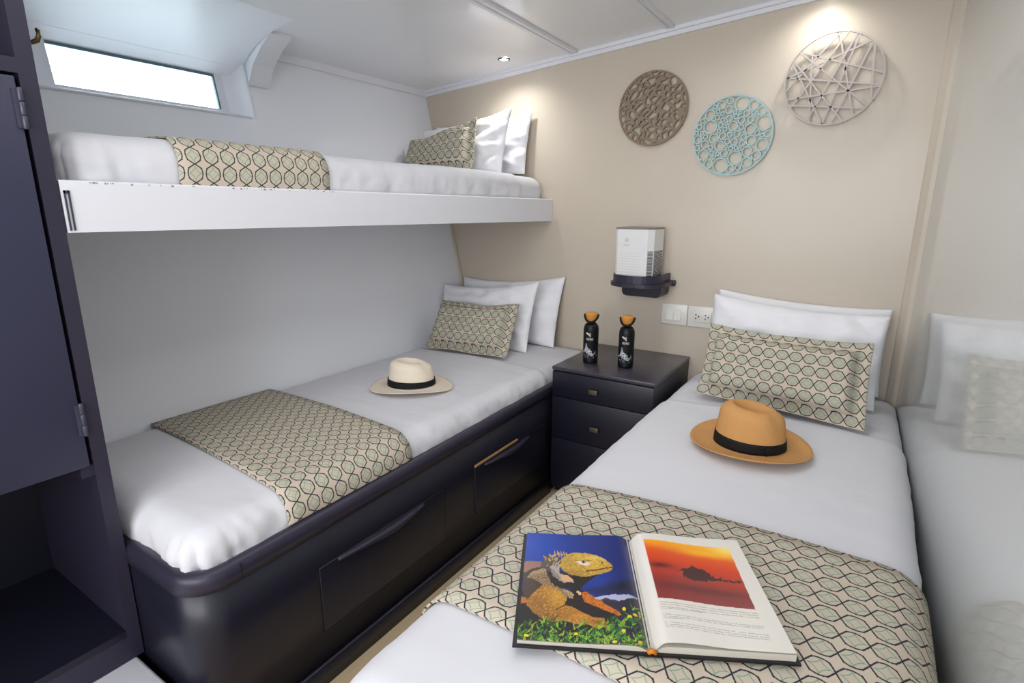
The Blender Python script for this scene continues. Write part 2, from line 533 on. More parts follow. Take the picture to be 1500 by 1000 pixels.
def rounded_slab(b, r, nx, ny, nz, warp, bottom=True):
    """b = x0,x1,y0,y1,z0,z1 ; surface of a rounded box, warp(p, n) -> p"""
    xs = axis_samples(b[0], b[1], r, nx); ys = axis_samples(b[2], b[3], r, ny); zs = axis_samples(b[4], b[5], r, nz)
    bm = MB()
    idx = {}
    v, f = [], []
    lo = (b[0] + r, b[2] + r, b[4] + r); hi = (b[1] - r, b[3] - r, b[5] - r)
    def vid(i, j, k):
        key = (i, j, k)
        if key not in idx:
            p = Vector((xs[i], ys[j], zs[k]))
            q = Vector([min(max(p[a], lo[a]), hi[a]) for a in range(3)])
            n = (p - q)
            n = n.normalized() if n.length > 1e-9 else Vector((0, 0, 1))
            idx[key] = len(v)
            v.append(tuple(warp(q + n * r, n)))
        return idx[key]
    I, J, K = len(xs) - 1, len(ys) - 1, len(zs) - 1
    for i in range(I):
        for j in range(J):
            f.append((vid(i, j, K), vid(i + 1, j, K), vid(i + 1, j + 1, K), vid(i, j + 1, K)))
            if bottom: f.append((vid(i, j, 0), vid(i, j + 1, 0), vid(i + 1, j + 1, 0), vid(i + 1, j, 0)))
    for i in range(I):
        for k in range(K):
            f.append((vid(i, 0, k), vid(i + 1, 0, k), vid(i + 1, 0, k + 1), vid(i, 0, k + 1)))
            f.append((vid(i, J, k), vid(i, J, k + 1), vid(i + 1, J, k + 1), vid(i + 1, J, k)))
    for j in range(J):
        for k in range(K):
            f.append((vid(0, j, k), vid(0, j, k + 1), vid(0, j + 1, k + 1), vid(0, j + 1, k)))
            f.append((vid(I, j, k), vid(I, j + 1, k), vid(I, j + 1, k + 1), vid(I, j, k + 1)))
    return bm.add(v, f, None, True)


class Bed:
    def __init__(s, x0, x1, y0, y1, z0, z1, r, crown, yfold, run, seed, clampl=False, clampr=False):
        s.__dict__.update(locals())

    def crown_z(s, x, y):
        u = (x - (s.x0 + s.x1) / 2) / ((s.x1 - s.x0) / 2)
        v = (y - (s.y0 + s.y1) / 2) / ((s.y1 - s.y0) / 2)
        return s.crown * (1 - min(1, u * u)) * (1 - min(1, v ** 6)) + 0.004 * nz3(x, y, s.seed, 2.3)

    def lift(s, p):
        k = max(0, min(1, (p[2] - s.z0) / (s.z1 - s.z0)))
        return k * s.crown_z(p[0], p[1])

    def clamp(s, p, e=0.0):
        if s.clampl and p[0] < wallx(p[2]) + .004: p[0] = wallx(p[2]) + .004
        if s.clampr and p[0] > rightx(p[1]) - .004 + e: p[0] = rightx(p[1]) - .004 + e
        return p

    def warp(s, off, wr):
        def f(p, n):
            p = Vector(p)
            p.z += s.lift(p)
            # wrinkles: strong at the foot corners and along the sides, none below the runner
            m = 1.0
            if s.run[0] - .03 < p.y < s.run[1] + .03: m = 0.08
            side = 1 - abs(n.z)
            top = abs(n.z)
            a = nz3(p.x * .6, p.y * .9, p.z * .3 + s.seed, 14) * .5 + nz3(p.x, p.y, p.z + s.seed, 34) * .25
            p += n * (wr * m * a * (side * 1.2 + top * .25))
            # gathered folds at the foot corner nearest the aisle
            ccx, ccy = s.x1 - .05, s.y0 + .05
            g2 = math.exp(-((p.x - ccx) ** 2 + (p.y - ccy) ** 2) / .0075)
            an = math.atan2(p.y - ccy - .05, p.x - ccx + .05)
            p += n * (s.gather * g2 * side * (.5 * math.sin(an * 17 + p.z * 26) + nz3(an * 3, p.z * 5, s.seed, 2.2)))
            e = abs(an + .80)
            if s.gather and e < .16: p -= n * (s.gather * 1.1 * g2 * side * (1 - e / .16))
            # long creases along the foot and sides
            if s.gather: p += n * (s.gather * .35 * m * side * nz3(p.x * 3 + p.y, (p.z * 2 + p.y) * 1.5, s.seed + 3, 7))
            return s.clamp(p)
        return f

    def top(s, x, y):
        return s.z1 + s.crown_z(x, y)

    def path(s, off, low_l, low_r):
        """cross-section polyline (x,z,len) wrapped over the mattress"""
        r = s.r + off
        P = []
        if low_l is not None:
            P += [(s.x0 - off, low_l + (s.z1 - s.r - low_l) * i / 5) for i in range(5)]
        xl = s.x0 + s.r if low_l is not None else s.x0 + .012
        P += [(s.x0 + s.r - r * math.cos(a), s.z1 - s.r + r * math.sin(a)) for a in [math.pi / 2 * i / 8 for i in range(9)]] if low_l is not None else [(xl, s.z1 + off)]
        P += [(xl + (s.x1 - s.r - xl) * i / 24, s.z1 + off) for i in range(1, 25)]
        if low_r is not None:
            P += [(s.x1 - s.r + r * math.sin(a), s.z1 - s.r + r * math.cos(a)) for a in [math.pi / 2 * i / 8 for i in range(1, 9)]]
            P += [(s.x1 + off, s.z1 - s.r + (low_r - s.z1 + s.r) * i / 5) for i in range(1, 6)]
        L = [0]
        for a, b in zip(P, P[1:]): L.append(L[-1] + math.hypot(b[0] - a[0], b[1] - a[1]))
        return P, L

    def runner(s, y0fn, y1fn, low_l, low_r, th=.004, mat_=None, u0=0.0, v0=0.0, n=14):
        mb = MB()
        for off, flip in ((.004, False), (.004 + th, True)):
            P, L = s.path(off, low_l, low_r)
            m = len(P) - 1
            def pt(u, v):
                i = round(u * m); x, z = P[i]
                y = y0fn(L[i] / L[-1]) * (1 - v) + y1fn(L[i] / L[-1]) * v
                q = Vector((x, y, z)); q.z += s.lift(q)
                q.z += .0012 * nz3(x, y, z, 9)
                return tuple(s.clamp(q, .003))
            mb.grid(pt, m, n, True, lambda u, v: (u0 + L[round(u * m)], v0 + y0fn(.5) * (1 - v) + y1fn(.5) * v))
        # hem: join the two layers around the border
        N = (m + 1) * (n + 1)
        W_ = m + 1
        ring = [i for i in range(W_)] + [j * W_ + m for j in range(1, n + 1)] + [n * W_ + i for i in range(m - 1, -1, -1)] + [j * W_ for j in range(n - 1, 0, -1)]
        for a, b in zip(ring, ring[1:] + ring[:1]):
            mb.f.append((a, b, N + b, N + a)); mb.sm.append(False)
        return mb


def build_bed(bed, base_name, mattress_label, duvet_label, duvet_over):
    cx, cy = (bed.x0 + bed.x1) / 2, (bed.y0 + bed.y1) / 2
    b = (bed.x0 + .006, bed.x1 - .006, bed.y0 + .008, bed.y1, bed.z0, bed.z1 - .006)
    rounded_slab(b, bed.r, 26, 70, 4, bed.warp(0, .006)).build('mattress', M_sheet, None, (cx, cy, bed.z0), mattress_label, 'mattress')
    b = (bed.x0, bed.x1, bed.y0, bed.yfold, bed.z0 - .05 + duvet_over, bed.z1)
    def w(p, n):
        base = bed.warp(0, bed.wr)(p, n)
        d = (p.y - bed.yfold) / .03
        if d > -1:      # thin the turned edge
            base.z -= .003 * max(0, 1 + d) ** 2
        return base
    rounded_slab(b, bed.r, 48, 150, 8, w, False).build('duvet', M_sheet, None, (cx, cy, bed.z0), duvet_label, 'duvet')


# --- lower left bunk
lowbed = Bed(-1.872, -1.104, .474, YW - .004, .40, .556, .062, .012, 2.02, (.72, 1.15), 3.1, clampl=True)
lowbed.wr = .016; lowbed.gather = .012
build_bed(lowbed, 'low', 'white sheeted mattress in the navy lower bunk box', 'white duvet tucked into the navy lower bunk box', .055)
lowbed.runner(lambda s: .745 - .045 * s, lambda s: 1.165 - .035 * s, None, .488, u0=.011).build(
    'bed_runner', M_cloth, None, (-1.48, .93, .56), 'patterned beige runner across the foot of the lower bunk, beside the cream hat', 'bed runner', 'ogee patterned bed runners')
# --- upper bunk
upbed = Bed(-2.085, -1.388, .462, YW - .004, 1.226, 1.390, .062, .010, 2.26, (.68, 1.13), 9.4, clampl=True)
upbed.wr = .013; upbed.gather = .010
build_bed(upbed, 'up', 'white sheeted mattress on the upper bunk shelf', 'white duvet tucked over the upper bunk mattress', .052)
upbed.runner(lambda s: .735 - .04 * s, lambda s: 1.17 - .045 * s, None, 1.270, u0=.006).build(
    'bed_runner', M_cloth, None, (-1.75, .93, 1.39), 'patterned beige runner across the foot of the upper bunk', 'bed runner', 'ogee patterned bed runners')
# --- right bed
rbed = Bed(-.612, .175, .40, YW - .004, .30, .548, .075, .014, 1.99, (.62, 1.2), 5.7, clampr=True)
rbed.wr = .008; rbed.gather = 0
build_bed(rbed, 'right', 'white sheeted mattress of the bed along the glossy wall', 'white duvet over the bed along the glossy wall', .055)
rbed.runner(lambda s: .640 + .0 * s, lambda s: 1.135 + .06 * s, .36, .40, u0=.0, v0=.012).build(
    'bed_runner', M_cloth, None, (-.2, .9, .55), 'patterned beige runner across the right bed, under the open book', 'bed runner', 'ogee patterned bed runners')
t = thing('bed', (-.19, 1.4, 0), 'navy bed platform along the glossy wall, under the right mattress', 'bed')
MB().rbox(-.56, .135, .46, YW - .004, .05, .298, .006).build('platform', M_navy, t)
MB().box(-.53, .13, .52, YW - .02, 0, .05).build('plinth', M_dark, t)

# ------------------------------------------------------------------ lower bunk box
t = thing('storage_bunk', (-1.5, 1.4, 0), 'navy painted lower bunk box with two drawers and a rounded foot corner', 'bunk')
XF, YN, RC = -1.079, .452, .085
path = [(-1.735, YN, 0)]
path += [(XF - RC + RC * math.sin(a), YN + RC - RC * math.cos(a), 0) for a in [math.pi / 2 * i / 12 for i in range(13)]]
ylist = [.8, 1.2, 1.6, YW - .003]
path += [(XF, y, 0) for y in ylist]


def sweep(sec, zt=lambda y: 0.0, path=path):
    """sec: list of (inset, z) closed polygon; swept along the box outline, insets towards the inside"""
    mb = MB()
    V = []
    for k, p in enumerate(path):
        if k == 0: n = Vector((0, 1, 0))
        elif k <= 13:
            a = math.pi / 2 * (k - 1) / 12
            n = Vector((-math.sin(a), math.cos(a), 0))
        else: n = Vector((-1, 0, 0))
        for (i, z) in sec:
            V.append((p[0] + n.x * i, p[1] + n.y * i, z + zt(p[1])))
    m = len(sec)
    F = [(k * m + i, k * m + (i + 1) % m, (k + 1) * m + (i + 1) % m, (k + 1) * m + i) for k in range(len(path) - 1) for i in range(m)]
    F += [tuple(range(m)), tuple((len(path) - 1) * m + i for i in range(m))]
    return mb.add(V, F, None, True)


tilt = lambda y: .012 * (y - 1.3)
sweep([(0, 0), (0, .30), (0, .452), (.030, .452), (.030, 0)], ).build('side_panel', M_navy, t)
sweep([(-.003, .445), (-.004, .468), (-.001, .480), (.006, .488), (.016, .491), (.026, .488), (.034, .478), (.036, .445)], tilt).build('rim', M_navy_frame, t)
sweep([(-.012, 0), (-.012, .054), (-.006, .061), (0.0, .062), (0.0, 0)], path=path[:-1] + [(XF, 1.964, 0)]).build('kick_board', M_navy, t)
MB().box(-1.80, -1.112, .484, YW - .01, .36, .395).build('bed_board', M_navy, t)


def drawer(y0, y1, z0, z1, h0, h1, hz, raw=None):
    x = XF
    d = MB().rbox(x - .004, x + .003, y0, y1, z0, z1, .0025).build('drawer', M_navy, t)
    g = .003
    mb = MB()
    for a in ((y0 - g, y1 + g, z1, z1 + g), (y0 - g, y1 + g, z0 - g, z0), (y0 - g, y0, z0, z1), (y1, y1 + g, z0, z1)):
        mb.box(x - .002, x + .0006, *a)
    mb.build('gap', M_slot, d)
    n = 24
    mb = MB()
    V, F = [], []
    m = 12
    for i in range(n + 1):
        s = i / n
        y = h0 + (h1 - h0) * s
        w = math.sin(math.pi * min(1, max(0, s))) ** .7
        bulge = math.exp(-((s - .60) / .26) ** 2)
        hgt = .0045 + .0055 * bulge + .003 * w
        prj = .008 + .014 * w
        cz = hz + .008 - .008 * bulge
        for j in range(m):
            th = 2 * math.pi * j / m
            V.append((x + prj * .5 + prj * .62 * math.cos(th), y, cz + hgt * math.sin(th)))
    F = [(i * m + j, i * m + (j + 1) % m, (i + 1) * m + (j + 1) % m, (i + 1) * m + j) for i in range(n) for j in range(m)] + [tuple(range(m)), tuple(n * m + j for j in range(m))]
    mb.add(V, F, None, True)
    mb.build('handle', M_navy_frame, d)
    if raw:
        MB().box(x - .001, x + .0048, raw[0], raw[1], z1 - .001, z1 + .006).build('worn_edge', M_rawwood, d, label='bare wood edge where the paint has worn off')


drawer(.758, 1.252, .152, .340, .815, 1.150, .327)
drawer(1.420, 1.925, .166, .346, 1.475, 1.785, .325, (1.42, 1.70))
# small chips and cracks in the paint
mb = MB()
mb.box(XF + .001, XF + .0042, .561, .5622, .44, .476)
mb.build('paint_crack', M_slot, t)

# ------------------------------------------------------------------ upper bunk
t = thing('bunk_shelf', (-1.7, 1.45, 1.17), 'white painted upper bunk shelf with a deep front board fixed to the walls', 'bunk')
mb = MB()
zs = lambda y: -.008 * (y - .45) / 2.0
V = []
for y in (.452, YW - .001):
    for x, z in ((-1.352, 1.186), (-1.352, 1.284), (-1.356, 1.288), (-1.377, 1.288), (-1.380, 1.284), (-1.380, 1.186)):
        V.append((x, y, z + zs(y) * 1.5 if z < 1.2 else z + zs(y)))
mb.add(V, [tuple(range(6)), tuple(range(6, 12))] + [(i, (i + 1) % 6, 6 + (i + 1) % 6, 6 + i) for i in range(6)])
mb.build('front_board', M_trim, t)
mb = MB(); mb.prism([(-1.380, 1.192), (-1.380, 1.224), (wallx(1.224) + .002, 1.224), (wallx(1.192) + .002, 1.192)], 'y', .452, YW - .001)
mb.build('bunk_platform', M_white, t)
mb = MB()
for dy in (.456, .463):
    mb.box(-1.352, -1.3495, dy, dy + .003, 1.190, 1.268)
mb.box(-1.352, -1.3495, .456, .466, 1.262, 1.268)
mb.build('end_bracket', M_steel, t)
# paint chips along the top edge
mb = MB()
for k in range(34):
    y = .50 + rnd.random() ** 1.5 * .75
    l, hgt = .001 + .006 * rnd.random() ** 2, .0006 + .0026 * rnd.random() ** 2
    mb.box(-1.3525, -1.3514, y, y + l, 1.284 + zs(y) - hgt, 1.2853 + zs(y))
mb.build('chipped_paint', mat('bare_filler', (158, 148, 132), .8), t, kind='stuff')

# ------------------------------------------------------------------ wardrobe
t = thing('wardrobe', (-1.6, .1, .19), 'dark blue-grey wardrobe at the left with a hinged door and open lower compartment', 'wardrobe')
XW = -1.352
WY = -.32
ztop = 1.90
def wx(z): return wallx(z) + .003
z0w = .19
MB().prism([(XW, z0w), (wx(z0w), z0w), (wx(1.82), 1.82), (XW, 1.82)], 'y', .421, .449).build('end_panel', M_navy_frame, t)
MB().prism([(XW, z0w), (wx(z0w), z0w), (wx(1.82), 1.82), (XW, 1.82)], 'y', WY, WY + .025).build('end_panel', M_navy_frame, t)
MB().prism([(-1.795, z0w), (-1.78, z0w), (-1.78, 1.82), (-1.795, 1.82)], 'y', WY + .025, .421).build('back_panel', M_navy, t)
MB().box(-1.78, XW, WY + .025, .421, .252, .270).build('bottom_board', M_navy, t)
MB().box(XW - .02, XW, WY + .025, .421, z0w, .252).build('plinth', M_navy_frame, t)
MB().box(-1.78, XW, WY + .025, .421, 1.474, 1.500).build('rail', M_navy_frame, t)
MB().box(-1.78, XW - .03, WY + .025, .421, .70, .715).build('shelf', M_navy, t)
MB().box(XW - .03, XW - .006, .398, .421, .668, .694).build('door_catch', M_navy_frame, t)
d = MB().rbox(XW - .018, XW + .002, WY + .03, .414, .694, 1.468, .002).build('door', M_navy_door, t)
for zc in (.800, 1.412):
    mb = MB()
    for k in range(3):
        a = zc - .036 + k * .0245
        mb.lathe([(.0042, a), (.0048, a + .001), (.0048, a + .022), (.0042, a + .0235)], XW + .005, .4165, 12)
    mb.box(XW + .0005, XW + .0035, .405, .4165, zc - .034, zc + .034)
    mb.build('hinge', M_steel, d)
# coat hook on the wardrobe's end
t = thing('coat_hook', (-1.40, .449, 1.545), 'small brass coat hook on the wardrobe end above the upper bunk', 'hook')
MB().lathe([(.007, 1.538), (.007, 1.553)], -1.400, .452, 14).build('base_plate', M_brass, t)
MB().tube([(-1.400, .45, 1.546), (-1.398, .457, 1.542), (-1.394, .465, 1.541), (-1.389, .472, 1.545), (-1.387, .475, 1.553), (-1.388, .475, 1.562), (-1.391, .474, 1.566)], [.0035, .0038, .0042, .0046, .0044, .004, .0025]).build('hook_arm', M_brass, t)

# ------------------------------------------------------------------ nightstand
t = thing('nightstand', (-.85, 2.2, 0), 'dark charcoal nightstand with three drawers between the two lower beds', 'nightstand')
NX0, NX1, NY0 = -1.0745, -.628, 1.968
MB().box(NX0 + .002, NX1 - .002, NY0 + .012, YW - .002, .03, .570).build('carcass', M_navy, t)
MB().box(NX0 + .01, NX1 - .01, NY0 + .03, YW - .01, 0, .03).build('plinth', M_dark, t)
MB().rbox(NX0, NX1, NY0, YW - .001, .571, .586, .002).build('top', M_navy_top, t)
for (a, b, kx, kz) in ((.457, .566, -.877, .507), (.269, .454, -.866, .346), (.032, .266, -.866, .17)):
    d = MB().rbox(NX0 + .002, NX1 - .002, NY0 + .001, NY0 + .014, a, b, .0018).build('drawer', M_navy, t)
    mb = MB()
    mb.rbox(kx - .019, kx + .019, NY0 - .016, NY0 - .006, kz - .010, kz + .010, .002)
    mb.rbox(kx - .010, kx + .010, NY0 - .008, NY0 + .002, kz - .006, kz + .006, .001)
    mb.build('knob', M_pull, d)

# ------------------------------------------------------------------ bottles
GL = {'S': '01110 10000 01110 00001 11110', 'O': '01110 10001 10001 10001 01110', 'L': '10000 10000 10000 10000 11111', 'A': '01110 10001 11111 10001 10001',
      'R': '11110 10001 11110 10010 10001', 'I': '00100 00100 00100 00100 00100'}


def in_poly(px, py, poly):
    r = np.zeros(px.shape, bool)
    n = len(poly)
    for i in range(n):
        x0, y0 = poly[i]; x1, y1 = poly[(i + 1) % n]
        if y0 == y1: continue
        c = ((y0 > py) != (y1 > py)) & (px < (x1 - x0) * (py - y0) / (y1 - y0) + x0)
        r ^= c
    return r


def seg_dist(px, py, a, b):
    ax, ay = a; bx, by = b
    dx, dy = bx - ax, by - ay
    t_ = np.clip(((px - ax) * dx + (py - ay) * dy) / (dx * dx + dy * dy + 1e-9), 0, 1)
    return np.hypot(px - ax - t_ * dx, py - ay - t_ * dy), t_


def vnoise(px, py, s, seed=0):
    g = np.random.RandomState(seed).rand(64, 64)
    x, y = px / s, py / s
    i, j = np.floor(x).astype(int), np.floor(y).astype(int)
    fx, fy = x - i, y - j
    fx = fx * fx * (3 - 2 * fx); fy = fy * fy * (3 - 2 * fy)
    a = g[i % 64, j % 64]; b = g[(i + 1) % 64, j % 64]; c = g[i % 64, (j + 1) % 64]; d_ = g[(i + 1) % 64, (j + 1) % 64]
    return (a * (1 - fx) + b * fx) * (1 - fy) + (c * (1 - fx) + d_ * fx) * fy


def bottle(x, y, z, label):
    t = thing('water_bottle', (x, y, z), label, 'bottle', 'black water bottles on the nightstand')
    R_ = .0325
    prof = [(.0, 0), (.028, 0), (.0315, .003), (R_, .008)] + [(R_, .008 + .135 * i / 60) for i in range(1, 61)] + \
           [(R_ * math.cos(a) * .45 + R_ * .55, .143 + .030 * math.sin(a)) for a in [math.pi / 2 * i / 10 for i in range(1, 11)]] + [(.0175, .176), (.0175, .184)]
    seg = 128
    mb = MB()
    mb.lathe([(r, z + h) for r, h in prof], x, y, seg, cap=True)
    v = np.array(mb.v)
    ang = np.arctan2(v[:, 1] - y, v[:, 0] - x)
    # the print faces the camera (towards -y, a little to +x)
    face = math.atan2(-2.1, .9) - .16
    da = (ang - face + math.pi) % (2 * math.pi) - math.pi
    U = da * R_ * 1000           # mm around, positive to the right
    H = (v[:, 2] - z) * 1000     # mm up
    col = np.ones((len(v), 4), np.float32)
    col[:, :3] = srgb(11, 11, 15)[:3]
    ok = H < 150
    splash = in_poly(U, H, [(-24, 58), (-20, 66), (-17, 84), (-14, 92), (-11, 84), (-8, 70), (0, 66), (8, 60), (12, 50), (14, 44), (22, 48), (30, 56), (26, 44), (14, 34), (2, 38), (-10, 44), (-20, 50), (-32, 46), (-34, 56), (-28, 52)])
    tex = vnoise(U + 500, H, 5, 3) * .6 + vnoise(U + 500, H, 2.2, 4) * .4
    wv_ = np.clip((tex - .28) * 2.6, 0, 1)
    for m_, a_ in ((splash & ok, wv_),):
        for c_ in range(3):
            col[:, c_] = np.where(m_, col[:, c_] * (1 - a_) + a_ * srgb(205, 212, 220)[c_], col[:, c_])
    rs = np.random.RandomState(5)
    for k in range(26):
        cx_, cy_ = rs.uniform(-30, 34), rs.uniform(28, 60)
        m_ = np.hypot(U - cx_, H - cy_) < rs.uniform(.7, 1.6)
        col[m_ & ok, :3] = srgb(190, 198, 206)[:3]
    for a_, b_2, w_ in (((-15, 134), (3, 124), 1.8), ((-6, 131), (4, 132), 1.1), ((-13, 137), (-4, 129), 1.3), ((-2, 127), (3, 121), 1.4)):
        dd, _t = seg_dist(U, H, a_, b_2)
        col[(dd < w_) & ok, :3] = srgb(226, 222, 206)[:3]
    word = 'SOLARIS'
    cw = .62 * 1.0
    x_ = -13.5
    for ch in word:
        rows = GL[ch].split()
        for ri, row in enumerate(rows):
            for ci, bit in enumerate(row):
                if bit == '1':
                    m_ = (np.abs(U - (x_ + ci * .72)) < .55) & (np.abs(H - (111 - ri * 1.35)) < 1.2)
                    col[m_ & ok, :3] = srgb(196, 196, 200)[:3]
        x_ += 4.3
    m_ = (np.abs(H - 116.5) < .8) & (U > -8) & (U < -1) & (np.sin(U * 3) > -.3)
    col[m_, :3] = srgb(86, 86, 92)[:3]
    m_ = (np.abs(H - 23) < 1) & (np.abs(U) < 22) & (np.sin(U * 2.4) > -.2)
    col[m_, :3] = srgb(80, 80, 86)[:3]
    mb.build('body', M_bottle, t, colors=col)
    MB().lathe([(.0205, z + .184), (.0235, z + .187), (.0265, z + .212), (.0262, z + .217), (.024, z + .219), (.004, z + .219)], x, y, 28).build('cap', M_cork, t, label='bamboo coloured cap')
    pts = []
    f2 = face
    for i in range(17):
        a = math.pi * i / 16
        s_ = math.cos(a)
        side = Vector((-math.sin(f2), math.cos(f2), 0))
        out = Vector((math.cos(f2), math.sin(f2), 0))
        pts.append(Vector((x, y, z + .211 - .030 * math.sin(a))) + side * (.0285 * s_) + out * (.026 * math.sin(a)))
    mb = MB(); mb.tube(pts, .0048, 8)
    mb.build('carry_loop', M_band, t)
    return t


def copy_tree(o, parent=None):
    c = o.copy(); COL.objects.link(c)
    if parent is not None: c.parent = parent
    for ch in [k for k in bpy.data.objects if k.parent == o]:
        copy_tree(ch, c)
    return c


b1 = bottle(-.967, 2.114, .586, 'black water bottle with bamboo cap, farther left of the two on the nightstand')
b2 = copy_tree(b1)
b2.location = (-.811, 2.128, .586)
b2['label'] = 'black water bottle with bamboo cap on the nightstand, nearest the light switch'

# ------------------------------------------------------------------ wall shelf and air purifier
t = thing('wall_shelf', (-.85, 2.40, .9), 'small dark rounded wall shelf under the white air purifier', 'shelf')


def dshape(x0, x1, yb, yf, r, n=8):
    pts = [(x0, yb)]
    pts += [(x0 + r - r * math.cos(a), yf + r - r * math.sin(a)) for a in [math.pi / 2 * i / n for i in range(n + 1)]]
    pts += [(x1 - r + r * math.sin(a), yf + r - r * math.cos(a)) for a in [math.pi / 2 * i / n for i in range(n + 1)]]
    pts += [(x1, yb)]
    return pts


mb = MB(); mb.prism(dshape(-.968, -.722, YW - .001, 2.225, .10), 'z', .906, .922)
mb.build('tray_base', M_navy_frame, t)
mb = MB()
o_, i_ = dshape(-.958, -.742, YW - .002, 2.232, .095), dshape(-.946, -.754, YW - .002, 2.244, .085)
n = len(o_)
V = [(p[0], p[1], .921) for p in o_] + [(p[0], p[1], .956) for p in o_] + [(p[0], p[1], .956) for p in i_] + [(p[0], p[1], .921) for p in i_]
mb.add(V, [(k * n + i, k * n + i + 1, (k + 1) * n + i + 1, (k + 1) * n + i) for k in range(3) for i in range(n - 1)], None, False)
mb.build('tray_rim', M_navy_frame, t)
MB().rbox(-.985, -.715, 2.425, YW - .001, .900, .926, .003).build('back_plate', M_navy_frame, t)
mb = MB(); mb.prism([(-.925, .906), (-.925, .872), (-.918, .860), (-.905, .855), (-.765, .855), (-.752, .860), (-.746, .872), (-.746, .906)], 'y', 2.335, YW - .001)
mb.build('lower_block', M_navy, t)

t = thing('air_purifier', (-.85, 2.335, .9225), 'white air purifier with a dark grille standing on the dark wall shelf', 'air purifier')


def octo(w0, w1, yb, yf, ch):
    return [(w0 + .02, yb), (w0, yb - .02), (w0, yf + ch * .5), (w0 + ch * .5, yf), (w1 - ch, yf), (w1, yf + ch), (w1, yb - .02), (w1 - .02, yb)]


mb = MB()
lv = [(.9225, 0.0), (1.06, .001), (1.062, .0005), (1.150, .002)]
V = []
for z, e in lv:
    V += [(p[0], p[1], z) for p in octo(-.935 - e, -.772 + e, 2.425, 2.262 - e, .022)]
mb.add(V, [(k * 8 + i, k * 8 + (i + 1) % 8, (k + 1) * 8 + (i + 1) % 8, (k + 1) * 8 + i) for k in range(3) for i in range(8)] + [tuple(range(8)), tuple(range(24, 32))])
mb.build('body', M_plastic, t)
mb = MB(); mb.prism(octo(-.9375, -.7695, 2.426, 2.259, .022), 'z', 1.150, 1.157)
mb.build('lid', M_greyp, t)
mb = MB()
p0, p1 = Vector((-.794, 2.262, 0)), Vector((-.772, 2.284, 0))
dr = (p1 - p0).normalized(); nr = Vector((dr.y, -dr.x, 0))
for k in range(22):
    z = .945 + k * .0053
    for (s0, s1) in ((.10, .90),):
        a = p0 + (p1 - p0) * s0 + nr * .0004; b = p0 + (p1 - p0) * s1 + nr * .0004
        mb.add([(a.x, a.y, z), (b.x, b.y, z), (b.x, b.y, z + .003), (a.x, a.y, z + .003),
                (a.x + nr.x * .0012, a.y + nr.y * .0012, z), (b.x + nr.x * .0012, b.y + nr.y * .0012, z), (b.x + nr.x * .0012, b.y + nr.y * .0012, z + .003), (a.x + nr.x * .0012, a.y + nr.y * .0012, z + .003)],
               [(4, 5, 6, 7), (0, 1, 5, 4), (3, 7, 6, 2), (0, 4, 7, 3), (1, 2, 6, 5)])
for k in range(22):
    z = .945 + k * .0053
    mb.box(-.7722, -.7710, 2.290, 2.40, z, z + .003)
mb.build('grille', M_slot, t, kind='stuff')
mb = MB()
for k in range(26):
    a0, a1 = 2 * math.pi * k / 26, 2 * math.pi * (k + .7) / 26
    P2 = lambda a, r: (-.884 + r * math.cos(a), 2.2598, 1.106 + r * math.sin(a))
    mb.add([P2(a0, .0085), P2(a1, .0085), P2(a1, .0102), P2(a0, .0102)], [(0, 1, 2, 3)])
mb.add([(-.889, 2.2598, 1.101), (-.881, 2.2598, 1.100), (-.877, 2.2598, 1.108), (-.885, 2.2598, 1.109)], [(0, 1, 2, 3)])
for k in range(6):
    mb.box(-.897 + k * .0044, -.8945 + k * .0044, 2.2595, 2.2605, 1.0815, 1.085)
mb.build('emblem', mat('emblem_grey', (182, 180, 178), .5), t)
mb = MB()
for k in range(9):
    mb.box(-.930, -.822, 2.2605, 2.2625, .958 + k * .0112, .9588 + k * .0112)
mb.build('panel_lines', mat('panel_line_grey', (200, 198, 196), .5), t)

# ------------------------------------------------------------------ switch and socket plates
t = thing('light_switch', (-.711, YW, .771), 'ivory double light switch plate on the beige wall', 'light switch')
MB().rbox(-.770, -.653, YW - .009, YW - .0005, .725, .8185, .003).build('plate', M_plate, t)
MB().rbox(-.745, -.679, YW - .012, YW - .008, .746, .798, .002).build('inner_frame', M_plate, t)
for a, b in ((-.7435, -.7125), (-.7115, -.6805)):
    mb = MB(); mb.prism([(YW - .0115, .748), (YW - .0185, .748), (YW - .0130, .796), (YW - .0115, .796)], 'x', a, b)
    mb.build('rocker', M_plate, t)
t = thing('power_outlet', (-.592, YW, .771), 'ivory double socket plate on the beige wall, half behind the white pillow', 'power outlet')
MB().rbox(-.6515, -.534, YW - .009, YW - .0005, .725, .8185, .003).build('plate', M_plate, t)
MB().rbox(-.624, -.548, YW - .013, YW - .008, .748, .800, .002).build('socket_block', M_plate, t)
mb = MB()
for cx_ in (-.607, -.566):
    for dx, dz in ((-.007, .010), (-.007, -.006), (.0, .002), (.007, .010), (.007, -.006)):
        if dx == 0: mb.rbox(cx_ + .002, cx_ + .008, YW - .0145, YW - .0125, .771, .777, .001)
        elif dx < 0: mb.rbox(cx_ - .009, cx_ - .005, YW - .0145, YW - .0125, .771 + dz - .003, .771 + dz + .004, .0008)
mb.build('socket_holes', M_slot, t, kind='stuff')

# ------------------------------------------------------------------ wall discs
YD = YW - .016


def ring_geo(mb, cx, cz, r0, r1, y0, y1, seg=32):
    V = []
    for (r, y) in ((r0, y0), (r1, y0), (r1, y1), (r0, y1)):
        V += [(cx + r * math.cos(2 * math.pi * i / seg), y, cz + r * math.sin(2 * math.pi * i / seg)) for i in range(seg)]
    F = [(k * seg + i, k * seg + (i + 1) % seg, ((k + 1) % 4) * seg + (i + 1) % seg, ((k + 1) % 4) * seg + i) for k in range(4) for i in range(seg)]
    mb.add(V, F)


Rw = _R


